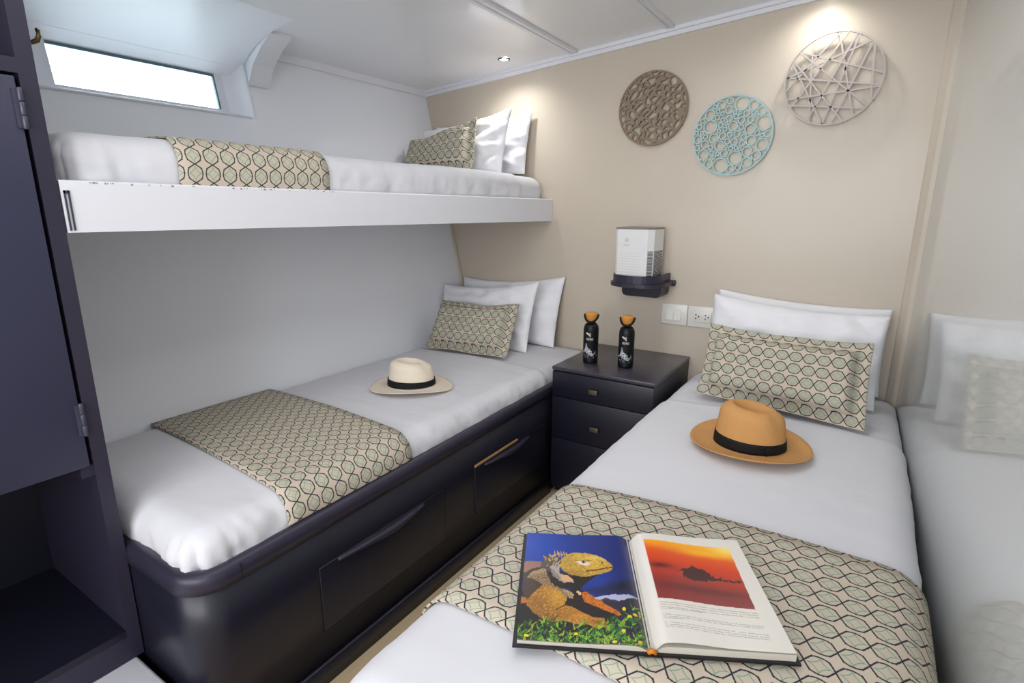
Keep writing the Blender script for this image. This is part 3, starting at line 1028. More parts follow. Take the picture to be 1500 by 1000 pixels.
def px_to_wall(px, py, y):
    v = Rw @ np.array([px - 750., py - 500., 802.8])
    k = y / v[1]
    return v[0] * k, v[2] * k + CAMZ


def spacers(t, cx, cz, m):
    for k in range(3):
        a = math.pi / 2 + 2 * math.pi * k / 3
        x, z = cx + .1475 * math.cos(a), cz + .1475 * math.sin(a)
        MB().box(x - .003, x + .003, YD + .001, YW - .0003, z - .003, z + .003).build('wall_spacer', m, t)


# taupe squiggle disc
cx, cz, RD = -.866, 1.650, .151
t = thing('wall_disc', (cx, YD, cz - RD), 'brown round fretwork wall disc with squiggly cut-outs, leftmost of three', 'wall art', 'round fretwork discs on the beige wall')
mb = MB(); ring_geo(mb, cx, cz, RD - .005, RD, YD - .004, YD + .002, 64)
mb.build('rim', M_taupe, t)
NG = 170
g = np.linspace(-1, 1, NG + 1)
gc = (g[:-1] + g[1:]) / 2
GX, GZ = np.meshgrid(gc, gc, indexing='ij')
wxn = (vnoise(GX + 5, GZ + 5, .16, 11) - .5) * .14
wzn = (vnoise(GX + 5, GZ + 5, .16, 12) - .5) * .14
ca_, sa_ = math.cos(.75), math.sin(.75)
A_ = ((GX + wxn) * ca_ + (GZ + wzn) * sa_) / 1.45
B_ = -(GX + wxn) * sa_ + (GZ + wzn) * ca_
rs = np.random.RandomState(21)
pts = []
stp = .165
for i in range(-9, 10):
    for j in range(-9, 10):
        pts.append(((i + (.5 if j % 2 else 0)) * stp + rs.uniform(-.055, .055), j * stp * .87 + rs.uniform(-.055, .055)))
pts = np.array(pts)
D_ = np.sqrt((A_[..., None] - pts[:, 0]) ** 2 + (B_[..., None] - pts[:, 1]) ** 2)
D_.sort(axis=-1)
solid = ((D_[..., 1] - D_[..., 0]) < .047) | (np.hypot(GX, GZ) > .955)
# little tongues that turn the cells into commas
solid |= (np.abs(B_ - pts[0, 1] * 0 - np.round(B_ / .2) * .2) < .016) & (vnoise(GX + 5, GZ + 5, .11, 15) > .70)
solid &= np.hypot(GX, GZ) < .985
mb = MB()
vid = {}
V, F = [], []
def gv(i, j, b):
    k = (i, j, b)
    if k not in vid:
        vid[k] = len(V)
        V.append((cx + g[i] * RD, YD + (.0015 if b else -.0045), cz + g[j] * RD))
    return vid[k]
for i in range(NG):
    for j in range(NG):
        if not solid[i, j]: continue
        F.append((gv(i, j, 0), gv(i + 1, j, 0), gv(i + 1, j + 1, 0), gv(i, j + 1, 0)))
        for (di, dj, e) in ((-1, 0, ((i, j), (i, j + 1))), (1, 0, ((i + 1, j), (i + 1, j + 1))), (0, -1, ((i, j), (i + 1, j))), (0, 1, ((i, j + 1), (i + 1, j + 1)))):
            a, b = i + di, j + dj
            if not (0 <= a < NG and 0 <= b < NG) or not solid[a, b]:
                p, q = e
                F.append((gv(*p, 0), gv(*q, 0), gv(*q, 1), gv(*p, 1)))
mb.add(V, F)
mb.build('fretwork', M_taupe, t, fixn=False)
spacers(t, cx, cz, M_taupe)

# teal bubble disc: circles read off the photo
cx, cz, RD = -.531, 1.519, .153
t = thing('wall_disc', (cx, YD, cz - RD), 'pale teal round wall disc made of bubble rings, lowest of three', 'wall art', 'round fretwork discs on the beige wall')
mb = MB(); ring_geo(mb, cx, cz, RD - .006, RD, YD - .005, YD + .002, 64)
mb.build('rim', M_teal, t)
CI = [(607, 160, 72), (740, 177, 50), (828, 238, 44), (846, 370, 80), (825, 605, 62), (703, 560, 50), (696, 434, 55), (660, 268, 30), (706, 334, 30), (604, 343, 34), (547, 303, 24), (474, 322, 30),
      (470, 228, 38), (390, 177, 42), (484, 132, 32), (263, 282, 50), (265, 413, 70), (183, 355, 22), (148, 420, 26), (343, 315, 24), (403, 338, 20), (380, 398, 24), (512, 405, 48), (424, 440, 20),
      (358, 458, 18), (303, 540, 48), (398, 515, 34), (558, 490, 32), (602, 418, 24), (628, 522, 26), (523, 578, 34), (609, 592, 30), (449, 572, 26), (362, 618, 48), (207, 605, 38), (134, 553, 42),
      (125, 645, 26), (186, 718, 54), (243, 815, 44), (370, 833, 76), (528, 750, 72), (413, 700, 36), (662, 680, 50), (657, 798, 52), (762, 720, 46), (482, 870, 38), (565, 856, 26), (890, 490, 32),
      (776, 482, 24), (738, 262, 22), (486, 648, 22), (282, 700, 22), (270, 638, 22), (214, 524, 22), (175, 484, 18), (118, 480, 18), (350, 250, 20), (318, 200, 20), (398, 270, 18), (772, 294, 16),
      (543, 640, 18), (478, 500, 24), (344, 706, 18), (825, 505, 18), (438, 378, 16), (535, 255, 16), (305, 745, 16), (440, 625, 14), (585, 655, 14), (590, 265, 14), (660, 385, 14), (700, 760, 14)]
for (px, py, pr) in CI:
    mb = MB()
    X, Y = 1005 + px * .135, 130 + py * .135
    a = px_to_wall(X, Y, YD)
    b = px_to_wall(X, Y + pr * .135, YD)
    r = abs(b[1] - a[1]) + .0028
    ring_geo(mb, a[0], a[1], max(.0018, r - .0046), r, YD - .004 - .0004 * (pr % 3), YD + .001, 18 if pr < 40 else 28)
    mb.build('bubble_ring', M_teal, t)
# web that ties the bubbles together
mb = MB()
C2 = [(px_to_wall(1005 + a * .135, 130 + b * .135, YD), c) for a, b, c in CI]
C2 = [(p[0], p[1], abs(px_to_wall(1005 + a * .135, 130 + (b + c) * .135, YD)[1] - p[1])) for (p, c), (a, b, _) in zip(C2, CI)]
for i in range(len(C2)):
    for j in range(i):
        dx, dz = C2[j][0] - C2[i][0], C2[j][1] - C2[i][1]
        L = math.hypot(dx, dz)
        gap = L - C2[i][2] - C2[j][2]
        if 0 < gap < .0050:
            ux, uz = dx / L, dz / L
            a = (C2[i][0] + ux * C2[i][2], C2[i][1] + uz * C2[i][2]); b = (C2[j][0] - ux * C2[j][2], C2[j][1] - uz * C2[j][2])
            nx_, nz_ = -uz * .0016, ux * .0016
            mb.prism([(a[0] + nx_, a[1] + nz_), (b[0] + nx_, b[1] + nz_), (b[0] - nx_, b[1] - nz_), (a[0] - nx_, a[1] - nz_)], 'y', YD - .0036, YD + .001)
for (x, z, r) in C2:
    dx, dz = x - cx, z - cz
    L = math.hypot(dx, dz)
    gap = RD - .004 - L - r
    if 0 < gap < .012:
        ux, uz = dx / L, dz / L
        a = (x + ux * r, z + uz * r); b = (cx + ux * (RD - .003), cz + uz * (RD - .003))
        nx_, nz_ = -uz * .002, ux * .002
        mb.prism([(a[0] + nx_, a[1] + nz_), (b[0] + nx_, b[1] + nz_), (b[0] - nx_, b[1] - nz_), (a[0] - nx_, a[1] - nz_)], 'y', YD - .0036, YD + .001)
mb.build('web', M_teal, t, kind='stuff')
spacers(t, cx, cz, M_teal)

# pale grey lattice disc: bars read off the photo
YD3 = YW - .026
cx, cz, RD = -.200, 1.690, .158
t = thing('wall_disc', (cx, YD3, cz - RD), 'pale grey round wall disc of crossing straight bars, topmost of three', 'wall art', 'round fretwork discs on the beige wall')
mb = MB(); ring_geo(mb, cx, cz, RD - .0055, RD, YD3 - .005, YD3 + .003, 72)
mb.build('rim', M_lilac, t)
LN = [((330, 160), (290, 905)), ((575, 65), (65, 615)), ((655, 60), (110, 775)), ((745, 70), (270, 885)), ((770, 75), (415, 905)), ((885, 125), (130, 465)), ((895, 145), (510, 880)), ((915, 165), (875, 670)),
      ((585, 65), (700, 820)), ((240, 245), (985, 425)), ((215, 245), (825, 730)), ((155, 330), (595, 880)), ((145, 360), (405, 905)), ((75, 480), (960, 540)), ((70, 690), (950, 555)), ((85, 740), (800, 765))]
for k, (p, q) in enumerate(LN):
    a = np.array(px_to_wall(1140 + p[0] * .155, 40 + p[1] * .155, YD3)); b = np.array(px_to_wall(1140 + q[0] * .155, 40 + q[1] * .155, YD3))
    # run each bar out to the rim
    c0_ = np.array([cx, cz]); d_ = (b - a) / np.linalg.norm(b - a)
    m_ = a + d_ * np.dot(c0_ - a, d_)
    h_ = math.sqrt(max(0, (RD - .003) ** 2 - np.sum((m_ - c0_) ** 2)))
    a, b = m_ - d_ * h_, m_ + d_ * h_
    n_ = np.array([-d_[1], d_[0]]) * .0029
    mb = MB(); mb.prism([tuple(a + n_), tuple(b + n_), tuple(b - n_), tuple(a - n_)], 'y', YD3 - .0035 - .0003 * (k % 4), YD3 + .002)
    mb.build('bar', M_lilac, t)
for k in range(3):
    a = math.pi / 2 + 2 * math.pi * k / 3
    x, z = cx + .155 * math.cos(a), cz + .155 * math.sin(a)
    MB().box(x - .003, x + .003, YD3 + .001, YW - .0003, z - .003, z + .003).build('wall_spacer', M_lilac, t)

# ------------------------------------------------------------------ pillows


def soft_pillow(name, BL, BR, TL, TR, thick, m, label, cat, group, seed, flange=0.0, clampl=False, clampr=False, zmin=None, sag=.02, ymax=None):
    """BL..TR are the four corners (world) of the pillow's middle sheet"""
    BL, BR, TL, TR = map(Vector, (BL, BR, TL, TR))
    w = ((BR - BL).length + (TR - TL).length) / 2
    h = ((TL - BL).length + (TR - BR).length) / 2
    nrm = (BR - BL).cross(TL - BL).normalized()      # faces the room (-y)
    nu, nv = 56, 36
    mb = MB()
    fu, fv = (flange / w, flange / h) if flange else (0, 0)
    seam = []
    for side in (1, -1):
        def pt(u, v):
            # concave edges, pointed corners
            cu, cv = u * 2 - 1, v * 2 - 1
            pin = .014 if not flange else .010
            uu = .5 + (u - .5) * (1 - pin * 2 * (1 - cv * cv))
            vv = .5 + (v - .5) * (1 - pin * 2.4 * (1 - cu * cu))
            p = (BL * (1 - uu) + BR * uu) * (1 - vv) + (TL * (1 - uu) + TR * uu) * vv
            if flange:
                a = max(0, min(1, (min(u, 1 - u) - fu) / (.06))); b = max(0, min(1, (min(v, 1 - v) - fv) / (.13)))
                e = ((1 - (1 - a) ** 3.2) * (1 - (1 - b) ** 3.2)) ** .8
                fl = .003
            else:
                a = 1 - abs(cu) ** 2.6; b = 1 - abs(cv) ** 2.2
                e = max(0, a) ** .60 * max(0, b) ** .60
                fl = .0006
            edge = (1 - min(1, e * 1.2))
            wr = (nz3(u * 3, v * 3, seed, 2.1) * .018 + nz3(u * 5 + v * 2, v * 4, seed + 4, 2.2) * .010 * (edge + .35) + nz3(u * 14, v * 5, seed + 9, 1.5) * .005 * edge)
            rad = math.sin(math.atan2(cv, cu) * 9 + seed) * .004 * max(0, (cu * cu + cv * cv - .7))
            t_ = thick * .5 * e + fl + (wr + rad) * min(1, e * 2.5) * (1 if not flange else .55)
            p = p + nrm * (t_ * side)
            p.z -= sag * (1 - cu * cu) * max(0, v) ** 2
            if flange: p += nrm * (.018 * max(0, 1 - v / (fv * 1.3)) + .007 * math.sin(u * 11 + seed) * (1 - e) * (cv * cv))
            if clampl: p.x = max(p.x, wallx(p.z) + .004)
            if clampr: p.x = min(p.x, rightx(p.y) - .004)
            if ymax: p.y = min(p.y, ymax)
            if zmin: p.z = max(p.z, zmin(p.x, p.y))
            return tuple(p)
        mb.grid(pt, nu, nv, True, lambda u, v: (u * w, v * h))
    N = (nu + 1) * (nv + 1); W_ = nu + 1
    ring = [i for i in range(W_)] + [j * W_ + nu for j in range(1, nv + 1)] + [nv * W_ + i for i in range(nu - 1, -1, -1)] + [j * W_ for j in range(nv - 1, 0, -1)]
    for a, b in zip(ring, ring[1:] + ring[:1]):
        mb.f.append((a, b, N + b, N + a)); mb.sm.append(True)
    c = (BL + BR) / 2
    return mb.build(name, m, None, (c.x, c.y, c.z), label, cat, group)


top_l = lambda x, y: lowbed.z1 + .001
top_u = lambda x, y: upbed.z1 + .001
top_r = lambda x, y: rbed.z1 + .001
G1, G2 = 'white bed pillows', 'patterned cushions on the beds'
soft_pillow('pillow', (-1.86, 2.335, .565), (-1.27, 2.335, .560), (-1.90, 2.430, .862), (-1.262, 2.430, .905), .11, M_pillow, 'rear white pillow on the lower bunk, against the beige wall', 'pillow', G1, 1.3, clampl=True, zmin=top_l, ymax=YW - .004)
soft_pillow('pillow', (-1.87, 2.165, .565), (-1.325, 2.165, .562), (-1.92, 2.280, .838), (-1.322, 2.270, .893), .105, M_pillow, 'front white pillow on the lower bunk, behind the patterned cushion', 'pillow', G1, 2.9, clampl=True, zmin=top_l)
soft_pillow('cushion', (-1.775, 1.955, .566), (-1.325, 2.000, .566), (-1.800, 2.120, .785), (-1.345, 2.135, .800), .105, M_cush, 'patterned flanged cushion at the head of the lower bunk', 'cushion', G2, 4.2, flange=.032, clampl=True, zmin=top_l, sag=.012)
soft_pillow('pillow', (-2.03, 2.385, 1.400), (-1.478, 2.385, 1.398), (-2.07, 2.425, 1.66), (-1.455, 2.420, 1.695), .11, M_pillow, 'rear white pillow on the upper bunk, against the beige wall', 'pillow', G1, 5.1, clampl=True, zmin=top_u, ymax=YW - .004)
soft_pillow('pillow', (-2.04, 2.250, 1.400), (-1.525, 2.250, 1.398), (-2.06, 2.312, 1.630), (-1.494, 2.300, 1.697), .10, M_pillow, 'front white pillow on the upper bunk, behind the patterned cushion', 'pillow', G1, 7.7, clampl=True, zmin=top_u)
soft_pillow('cushion', (-2.060, 2.115, 1.398), (-1.606, 2.135, 1.398), (-2.045, 2.200, 1.565), (-1.625, 2.200, 1.648), .075, M_cush, 'patterned flanged cushion at the head of the upper bunk', 'cushion', G2, 8.2, flange=.032, clampl=True, zmin=top_u, sag=.008)
soft_pillow('pillow', (-.52, 2.360, .560), (.090, 2.360, .556), (-.525, 2.430, .905), (.094, 2.430, .876), .10, M_pillow, 'rear white pillow of the right bed, against the beige wall', 'pillow', G1, 11.3, clampr=True, zmin=top_r, ymax=YW - .004, sag=.012)
soft_pillow('pillow', (-.512, 2.195, .560), (.077, 2.175, .556), (-.516, 2.310, .900), (.085, 2.300, .870), .12, M_pillow, 'front white pillow of the right bed, behind the patterned cushion', 'pillow', G1, 12.9, clampr=True, zmin=top_r, sag=.012)
soft_pillow('cushion', (-.478, 2.010, .566), (.056, 1.930, .562), (-.476, 2.125, .812), (.046, 2.085, .812), .12, M_cush, 'patterned flanged cushion at the head of the right bed', 'cushion', G2, 14.2, flange=.034, clampr=True, zmin=top_r, sag=.010)

# ------------------------------------------------------------------ hats


def hat(x, y, z, rot, a, b, ca, cb, hgt, m, label, curl, seed, dip=.012, roll=0.0):
    t = thing('hat', (x, y, z), label, 'hat', 'straw hats on the beds')
    cr, sr = math.cos(rot), math.sin(rot)
    def W2(px, py, pz): return (x + px * cr - py * sr, y + px * sr + py * cr, z + pz)
    nth = 72
    # levels: (kind, parameter)
    lev = [('b', 1.0 - .125 * i) for i in range(9)] + [('c', i / 14) for i in range(1, 15)] + [('t', i / 9) for i in range(1, 10)]
    def brim_z(th, k):
        # brim rises at the sides and dips front and back
        up = curl * abs(math.sin(th)) ** 2 * k ** 2 + roll * k ** 3 - dip * max(0, math.cos(th)) ** 3 * k ** 2 + .006 * (1 - k) + dip * .95
        return max(up, .0025)
    def crown_r(th, s):
        tap = 1 - .17 * s ** 1.4 - .15 * max(0, (s - .72) / .28) ** 2
        pinch = 1 - .16 * s * s * math.exp(-((abs(th) - .62) / .33) ** 2)
        return tap * pinch
    zb = .006 + dip
    def top_h(px, py):
        # teardrop crease along the crown
        u = px / ca; v = py / cb
        front = -.011 * u
        return hgt + front
    V = []
    for kind, s in lev:
        for i in range(nth):
            th = 2 * math.pi * i / nth
            th_s = (th + math.pi) % (2 * math.pi) - math.pi
            c, s_ = math.cos(th), math.sin(th)
            if kind == 'b':
                px = (ca + (a - ca) * s) * c; py = (cb + (b - cb) * s) * s_
                V.append(W2(px, py, brim_z(th, s)))
            elif kind == 'c':
                q = crown_r(th_s, s)
                px, py = ca * q * c, cb * q * s_
                pz = zb + (top_h(px, py) - zb) * (1 - (1 - s) ** 1.25 if s > .7 else s * (1 - .3 ** 1.25) / .7)
                V.append(W2(px, py, pz))
            else:
                q = crown_r(th_s, 1) * (1 - s)
                q0 = crown_r(th_s, 1)
                px, py = ca * q0 * (1 - .62 * s) * c, cb * q0 * (1 - s) * s_
                e = s * s * (3 - 2 * s)
                ridge = .005 * math.sin(math.pi * min(1, s * 2.0))
                dent = .030 * e * (1 - .55 * (px / ca / .4) ** 2 * .5)
                V.append(W2(px, py, top_h(px, py) + ridge - dent))
    n = len(lev)
    F = [(k * nth + i, k * nth + (i + 1) % nth, (k + 1) * nth + (i + 1) % nth, (k + 1) * nth + i) for k in range(n - 1) for i in range(nth)]
    mb = MB(); mb.add(V, F, None, True)
    o = mb.build('hat_body', m, t)
    md = o.modifiers.new('thickness', 'SOLIDIFY'); md.thickness = .002; md.offset = -1
    mb = MB()
    def band(u, v):
        th = 2 * math.pi * u
        th_s = (th + math.pi) % (2 * math.pi) - math.pi
        s = .03 + .24 * v
        q = crown_r(th_s, s)
        out = .0022
        px, py = (ca * q + out) * math.cos(th), (cb * q + out) * math.sin(th)
        pz = zb + (top_h(px, py) - zb) * s * (1 - .3 ** 1.25) / .7
        return W2(px, py, pz)
    mb.grid(band, 72, 4, True, closed_u=True)
    o = mb.build('hat_band', M_band, t)
    md = o.modifiers.new('thickness', 'SOLIDIFY'); md.thickness = .0015; md.offset = 1
    # flat bow on the side
    th = seed
    mb = MB()
    tx, ty = -math.sin(th), math.cos(th)
    ox, oy = ca * 1.0 * math.cos(th), cb * 1.0 * math.sin(th)
    nx_, ny_ = math.cos(th), math.sin(th)
    def bow(u, v):
        s_ = (u - .5) * .036
        k = .55 + .45 * abs(u - .5) * 2
        zz = zb + .006 + .010 + (v - .5) * .026 * k
        o_2 = .0045 - (s_ / .05) ** 2 * .02
        return W2(ox + tx * s_ + nx_ * o_2, oy + ty * s_ + ny_ * o_2, zz)
    mb.grid(bow, 8, 3)
    o = mb.build('bow', M_band, t)
    md = o.modifiers.new('thickness', 'SOLIDIFY'); md.thickness = .0015; md.offset = 1
    return t


hat(-.226, 1.612, rbed.top(-.228, 1.61) + .001, .17, .164, .160, .095, .082, .121, M_brown, 'tan straw hat with a black band on the white right bed', .012, -.95, dip=.003, roll=.014)
hat(-1.412, 1.470, lowbed.top(-1.412, 1.47) + .001, .70, .158, .132, .088, .074, .104, M_cream, 'cream straw hat with a black band on the lower bunk', .014, .9, dip=.008)

# ------------------------------------------------------------------ open book
BLc, BRc, TLc = Vector((-.385, .609, 0)), Vector((-.012, .8095, 0)), Vector((-.53, .861, 0))
ex = (BRc - BLc).normalized(); ey = Vector((-ex.y, ex.x, 0))
BW, BH = .420, .290
HW = .207                      # left page width
bz = rbed.top(-.28, .86) + .0105
t = thing('book', (BLc.x, BLc.y, bz), 'open photo book showing an iguana and a sunset, on the right bed runner', 'book')


def bp_(s, u, z):
    p = BLc + ex * s + ey * u
    return (p.x, p.y, bz + z)


def ncover(mb, s0, s1, u0, u1, z0, z1):
    v = [bp_(s, u, z) for s in (s0, s1) for u in (u0, u1) for z in (z0, z1)]
    mb.add(v, [(0, 1, 3, 2), (4, 6, 7, 5), (0, 4, 5, 1), (2, 3, 7, 6), (0, 2, 6, 4), (1, 5, 7, 3)])


mb = MB()
ncover(mb, -.007, HW - .008, -.005, BH + .005, -.001, .003)
ncover(mb, HW + .008, BW + .006, -.005, BH + .005, -.001, .003)
ncover(mb, HW - .012, HW + .012, -.005, BH + .005, -.002, .0015)
mb.build('cover', M_cover, t)


def zl(s):      # left page surface
    d = HW - s
    return .010 + .003 * math.exp(-((d - .035) / .05) ** 2) - .009 * math.exp(-(d / .012) ** 2)


def zr(s):      # right page surface, lifted a little by the spine
    d = s - HW
    return .0165 + .006 * math.exp(-((d - .045) / .055) ** 2) - .018 * math.exp(-(d / .012) ** 2)


def block(s0, s1, fn, z0, name, mm, cut=0.0):
    mb = MB()
    N_ = 30
    V = []
    for i in range(N_ + 1):
        s = s0 + (s1 - s0) * i / N_
        for u in (0.0, BH):
            V.append(bp_(s, u, z0)); V.append(bp_(s, u, max(z0 + .001, fn(s) - cut)))
    F = []
    for i in range(N_):
        a, b = i * 4, (i + 1) * 4
        F += [(a, b, b + 1, a + 1), (a + 2, a + 3, b + 3, b + 2), (a + 1, b + 1, b + 3, a + 3), (a, a + 2, b + 2, b)]
    F += [(0, 1, 3, 2), (N_ * 4, N_ * 4 + 2, N_ * 4 + 3, N_ * 4 + 1)]
    mb.add(V, F)
    return mb.build(name, mm, t)


block(0, HW - .002, zl, .003, 'page_block', M_paper, .0012)
flat_r = lambda s: .0155 - .011 * math.exp(-((s - HW) / .014) ** 2)
block(HW + .002, BW, flat_r, .003, 'page_block', M_paper, .0012)
mb = MB()
ncover(mb, BW - .001, BW + .0035, .11, BH + .003, .004, .0085)
mb.build('jacket_flap', M_jacket, t)
mb = MB()
mb.tube([bp_(HW - .006, -.002, .004), bp_(HW, -.003, .008), bp_(HW + .006, -.002, .004)], .004, 8)
mb.build('headband', M_orange, t)


def homog(src, dst):
    A = []
    for (x, y), (X, Y) in zip(src, dst):
        A.append([x, y, 1, 0, 0, 0, -X * x, -X * y, -X]); A.append([0, 0, 0, x, y, 1, -Y * x, -Y * y, -Y])
    return np.linalg.svd(np.array(A, float))[2][-1].reshape(3, 3)


def page(s0, s1, fn, nu, nv, name, paint, lift=.0):
    mb = MB()
    mb.grid(lambda u, v: bp_(s0 + (s1 - s0) * u, BH * v, fn(s0 + (s1 - s0) * u) + lift), nu, nv, True)
    u = np.tile(np.arange(nu + 1) / nu, nv + 1)
    v = np.repeat(np.arange(nv + 1) / nv, nu + 1)
    col = np.ones((len(u), 4), np.float32)
    col[:, :3] = paint(u, v)
    mb.build(name, M_print, t, colors=col, fixn=False)


def S3(*c): return np.array(srgb(*c)[:3])


def paint_iguana(u, v):
    H = homog([(0, 1), (1, 1), (1, 0), (0, 0)], [(80, 30), (850, 85), (1060, 945), (30, 870)])
    q = H @ np.stack([u, v, np.ones_like(u)])
    x, y = q[0] / q[2], q[1] / q[2]
    x, y = x + 10 * (vnoise(x + 300, y + 300, 26, 31) - .5) + 6 * (vnoise(x + 300, y + 300, 9, 33) - .5), y + 10 * (vnoise(x + 300, y + 300, 26, 32) - .5) + 6 * (vnoise(x + 300, y + 300, 9, 34) - .5)
    n1 = vnoise(x + 300, y + 300, 9, 1); n2 = vnoise(x + 300, y + 300, 22, 2); n3 = vnoise(x + 300, y + 300, 70, 3); n0 = vnoise(x + 300, y + 300, 5, 8)
    col = np.zeros((len(u), 3))
    def put(mask, c, a=1.0):
        a = (mask * a)[:, None] if not np.isscalar(a) or True else a
        c = np.asarray(c)
        col[:] = col * (1 - a) + c * a
    def soft(cx_, cy_, rx, ry, p=1.0):
        return np.exp(-(((x - cx_) / rx) ** 2 + ((y - cy_) / ry) ** 2)) * p
    col[:] = S3(14, 42, 126)
    put(soft(150, 120, 260, 200), S3(20, 70, 176), .9)
    put(np.clip((x - 480) / 700, 0, 1), S3(16, 28, 80), .85)
    put(soft(640, 440, 130, 70), S3(22, 58, 158), .8)
    put(soft(820, 470, 130, 50), S3(10, 12, 26), .95)
    put(soft(700, 500, 220, 36), S3(14, 18, 46), .7)
    put(in_poly(x, y, [(610, 552), (720, 538), (940, 536), (930, 560), (860, 570), (790, 596), (700, 580), (620, 572)]), S3(186, 186, 214), .9)
    put(in_poly(x, y, [(600, 590), (700, 560), (800, 592), (860, 568), (950, 545), (1080, 640), (1100, 1000), (600, 1000)]), S3(38, 36, 52), .95)
    put(in_poly(x, y, [(20, 480), (500, 480), (760, 700), (760, 1000), (20, 1000)]), S3(24, 18, 20), 1)
    # back and flank
    put(in_poly(x, y, [(66, 262), (120, 252), (200, 262), (190, 300), (100, 360), (66, 350)]), S3(150, 112, 100), 1)
    put(in_poly(x, y, [(62, 350), (130, 310), (230, 300), (300, 420), (280, 520), (150, 560), (60, 560)]), S3(70, 54, 46), 1)
    put(in_poly(x, y, [(90, 380), (140, 330), (230, 310), (252, 380), (330, 440), (430, 540), (455, 552), (380, 560), (260, 480), (190, 420)]), S3(168, 140, 104), 1)
    put(in_poly(x, y, [(190, 300), (215, 230), (300, 205), (350, 260), (300, 340), (250, 330)]), S3(92, 82, 80), 1)
    # dark throat shadow
    put(in_poly(x, y, [(250, 340), (330, 330), (420, 370), (560, 384), (640, 376), (560, 420), (508, 470), (500, 510), (430, 470), (340, 470), (280, 430)]), S3(30, 24, 26), 1)
    put(in_poly(x, y, [(400, 500), (520, 500), (520, 590), (400, 610)]), S3(28, 20, 20), 1)
    put(in_poly(x, y, [(265, 300), (320, 262), (345, 290), (335, 350), (380, 370), (440, 404), (450, 424), (390, 430), (330, 410), (290, 370)]), S3(172, 158, 150), 1)
    put(in_poly(x, y, [(345, 355), (400, 370), (446, 412), (400, 420), (360, 400)]), S3(216, 168, 120), 1)
    put(in_poly(x, y, [(362, 470), (420, 492), (455, 520), (452, 552), (420, 548), (392, 516)]), S3(196, 168, 128), 1)
    # head
    head = in_poly(x, y, [(335, 300), (345, 236), (395, 208), (440, 198), (500, 200), (560, 212), (620, 226), (680, 258), (725, 300), (741, 322), (735, 345), (690, 362), (640, 374), (560, 384), (500, 382), (430, 372), (385, 348)])
    put(head, S3(204, 160, 48), 1)
    put(head & in_poly(x, y, [(340, 320), (440, 318), (560, 335), (740, 325), (740, 400), (340, 400)]), S3(178, 138, 50), .7)
    put(head * soft(610, 250, 110, 30), S3(232, 196, 96), .7)
    put(head * soft(430, 350, 90, 40), S3(150, 110, 40), .5)
    put(head * soft(400, 250, 50, 50), S3(150, 128, 84), .6)
    dd, _ = seg_dist(x, y, (455, 258), (575, 262)); put(dd < 5, S3(140, 100, 36), .8)
    put(head & (n1 > .64), S3(130, 96, 36), .42)
    put(head & (n0 > .72), S3(238, 212, 124), .4)
    dd, _ = seg_dist(x, y, (545, 338), (735, 326)); put(dd < 5, S3(70, 42, 22), .9)
    put(in_poly(x, y, [(462, 268), (490, 258), (545, 268), (574, 286), (540, 298), (490, 290)]), S3(226, 212, 206), 1)
    put(in_poly(x, y, [(494, 262), (520, 262), (542, 276), (512, 280)]), S3(44, 28, 24), 1)
    put(soft(655, 284, 9, 7) > .5, S3(80, 60, 30), 1)
    # crest spikes
    for (bx, by, tx, ty, w_) in ((300, 208, 292, 168, 9), (325, 205, 312, 172, 9), (350, 205, 338, 178, 9), (372, 206, 362, 182, 8), (392, 208, 384, 190, 7), (240, 242, 210, 210, 7), (268, 222, 250, 200, 8), (262, 250, 250, 228, 6)):
        put(in_poly(x, y, [(bx - w_, by + 6), (tx, ty), (bx + w_, by + 6)]), S3(220, 176, 52), 1)
    for k in range(46):
        r2 = np.random.RandomState(100 + k)
        cx_, cy_ = r2.uniform(215, 350), r2.uniform(215, 330)
        dd, _ = seg_dist(x, y, (cx_, cy_), (cx_ + 6, cy_ - 14)); put(dd < 3.2, S3(*((196, 176, 140) if k % 2 else (70, 60, 60))), .8)
    # stripes of skin folds
    for k in range(12):
        a0, b0 = (110 + k * 16, 370 - k * 4), (200 + k * 24, 470 + k * 8)
        dd, _ = seg_dist(x, y, a0, b0); put((dd < 3.5), S3(52, 36, 28), .75)
    # near arm
    arm = in_poly(x, y, [(200, 450), (250, 440), (330, 480), (402, 548), (384, 600), (440, 615), (500, 650), (600, 705), (690, 716), (692, 740), (760, 772), (750, 788), (640, 788), (600, 770), (480, 752), (400, 728), (300, 738), (200, 700), (120, 630), (82, 575), (120, 530)])
    put(arm, S3(176, 116, 34), 1)
    put(arm * soft(330, 530, 90, 70), S3(214, 160, 50), .8)
    put(arm * soft(190, 590, 100, 90), S3(134, 92, 40), .6)
    put(arm * soft(540, 690, 90, 30), S3(214, 140, 34), .7)
    put(arm * soft(240, 690, 160, 40), S3(96, 60, 24), .55)
    put(arm & (n0 > .62), S3(84, 54, 24), .4)
    put(arm & (n1 > .70), S3(222, 174, 88), .4)
    dd, _ = seg_dist(x, y, (384, 604), (330, 640)); put(dd < 6, S3(60, 36, 20), .8)
    for k in range(3):
        dd, _ = seg_dist(x, y, (600 + k * 20, 730 + k * 12), (700 + k * 10, 748 + k * 14)); put(dd < 2.5, S3(80, 48, 20), .8)
    # far arm
    far = in_poly(x, y, [(506, 510), (548, 508), (600, 545), (660, 580), (740, 640), (800, 668), (820, 695), (800, 706), (750, 680), (700, 664), (620, 622), (540, 580)])
    put(far, S3(206, 112, 26), 1)
    put(far & (n1 > .58), S3(120, 58, 20), .6)
    put(in_poly(x, y, [(476, 490), (512, 508), (506, 530), (480, 510)]), S3(220, 180, 140), 1)
    put(in_poly(x, y, [(50, 530), (90, 540), (92, 580), (48, 590)]), S3(180, 110, 40), 1)
    # grass
    r2 = np.random.RandomState(42)
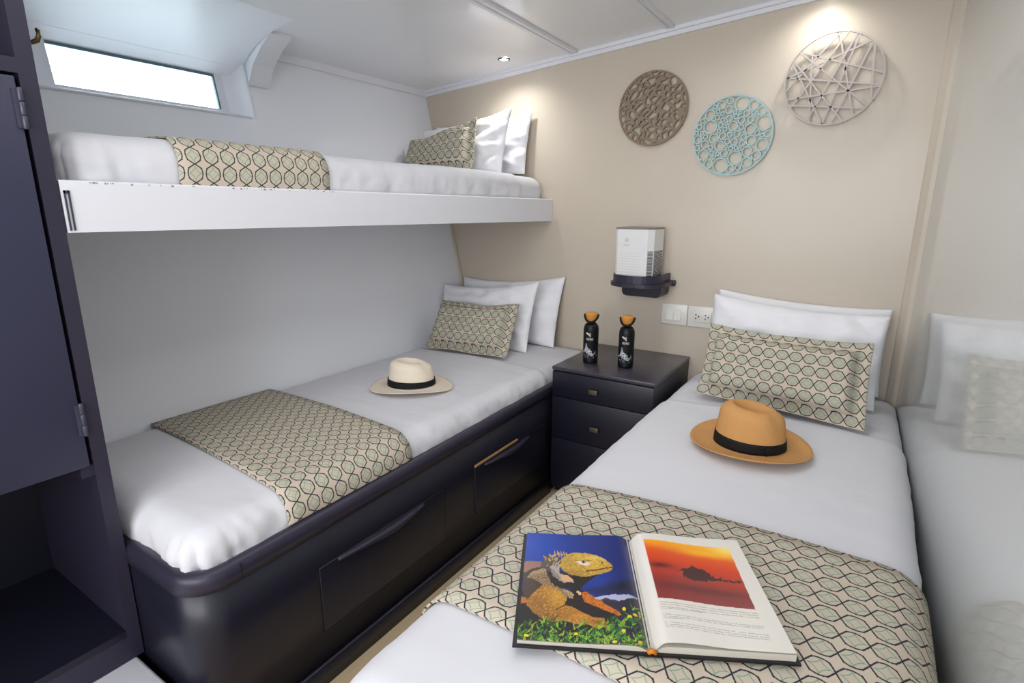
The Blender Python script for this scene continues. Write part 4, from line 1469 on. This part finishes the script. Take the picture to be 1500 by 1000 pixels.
    pal = [(56, 128, 34), (92, 164, 40), (40, 92, 28), (138, 186, 52), (66, 146, 44), (30, 66, 24), (180, 196, 50)]
    for k in range(520):
        gx = r2.uniform(20, 1070)
        lim = 720 + 30 * math.sin(gx / 60) if gx < 560 else (800 - (gx - 560) * .45 if gx < 900 else 640)
        gy = lim + (980 - lim) * r2.rand() ** .8
        L = r2.uniform(24, 70); a = r2.uniform(-2.6, -.5)
        dd, tt = seg_dist(x, y, (gx, gy), (gx + L * math.cos(a), gy + L * math.sin(a) * .8))
        w_ = r2.uniform(4, 9)
        put(dd < w_ * (1 - .6 * tt), S3(*pal[r2.randint(len(pal))]) * r2.uniform(.6, 1.15), .92)
    for gx, gy in ((95, 842), (845, 820), (970, 905), (480, 835), (880, 710), (925, 690), (835, 650), (780, 905)):
        put(soft(gx, gy, 18, 13) > .45, S3(230, 206, 24), 1)
    return col


def paint_sunset(u, v):
    H = homog([(0, 1), (1, 1), (1, 0), (0, 0)], [(14, 32), (788, 76), (1280, 915), (228, 878)])
    q = H @ np.stack([u, v, np.ones_like(u)])
    x, y = q[0] / q[2], q[1] / q[2]
    col = np.tile(S3(226, 221, 212), (len(u), 1))
    G = homog([(122, 82), (738, 138), (962, 588), (253, 530)], [(0, 0), (1, 0), (1, 1), (0, 1)])
    q = G @ np.stack([x, y, np.ones_like(x)])
    a, b = q[0] / q[2], q[1] / q[2]
    ins = (a > 0) & (a < 1) & (b > 0) & (b < 1)
    stops = [(0, (250, 176, 16)), (.10, (246, 150, 14)), (.22, (226, 84, 16)), (.42, (206, 56, 22)), (.62, (172, 52, 36)), (.78, (128, 42, 40)), (1, (140, 48, 46))]
    bb = b + .10 * (.5 - a) + .02 * (vnoise(x, y, 40, 5) - .5)
    pic = np.stack([np.interp(bb, [s[0] for s in stops], [S3(*s[1])[k] for s in stops]) for k in range(3)], 1)
    gl = np.exp(-(((a - .95) / .16) ** 2 + ((b - .04) / .10) ** 2))[:, None]
    pic = pic * (1 - gl) + S3(255, 222, 110) * gl
    gl = np.exp(-(((a - .7) / .3) ** 2 + ((b - .14) / .06) ** 2))[:, None] * .7
    pic = pic * (1 - gl) + S3(255, 190, 20) * gl
    x0, y0 = x, y
    x, y = x + 26 * (vnoise(x, y, 18, 41) - .5), y + 22 * (vnoise(x, y, 14, 42) - .5)
    def put(m_, c, al):
        al = (m_ * al)[:, None]
        pic[:] = pic * (1 - al) + S3(*c) * al
    put(np.exp(-(((a - .12) / .14) ** 2 + ((b - .46) / .05) ** 2)), (64, 24, 24), .9)
    put(np.exp(-(((a - .5) / .5) ** 2 + ((b - .80) / .05) ** 2)), (84, 28, 32), .6)
    put(in_poly(x, y, [(380, 318), (420, 296), (470, 292), (482, 262), (488, 285), (496, 256), (504, 286), (560, 296), (610, 320), (640, 345), (720, 360), (850, 384), (850, 394), (700, 378), (640, 376), (560, 384), (500, 374), (440, 350), (430, 320)]), (44, 22, 26), .95)
    put(in_poly(x, y, [(430, 352), (640, 378), (600, 384), (520, 384), (460, 370)]), (70, 30, 34), .8)
    col = np.where(ins[:, None], pic, col)
    x, y = x0, y0
    # grey blocks of tiny text
    def tl(p, q_, w_):
        dd, tt = seg_dist(x, y, p, q_)
        k = (dd < w_) & (vnoise(x, y, 7, 9) > .28)
        return k
    for p, q_ in (((270, 562), (978, 618)), ((272, 580), (985, 634)), ((278, 600), (990, 650)), ((285, 612), (590, 630)),
                  ((292, 655), (1025, 716)), ((300, 672), (1032, 730)), ((305, 686), (455, 694)),
                  ((316, 718), (1068, 780)), ((322, 736), (1074, 798)), ((330, 752), (1078, 814))):
        k = tl(p, q_, 3.2)
        col[k] = col[k] * .62
    return col


page(0, HW, zl, 230, 320, 'left_page', paint_iguana, .0004)
page(HW, BW, zr, 230, 320, 'right_page', paint_sunset, .0004)
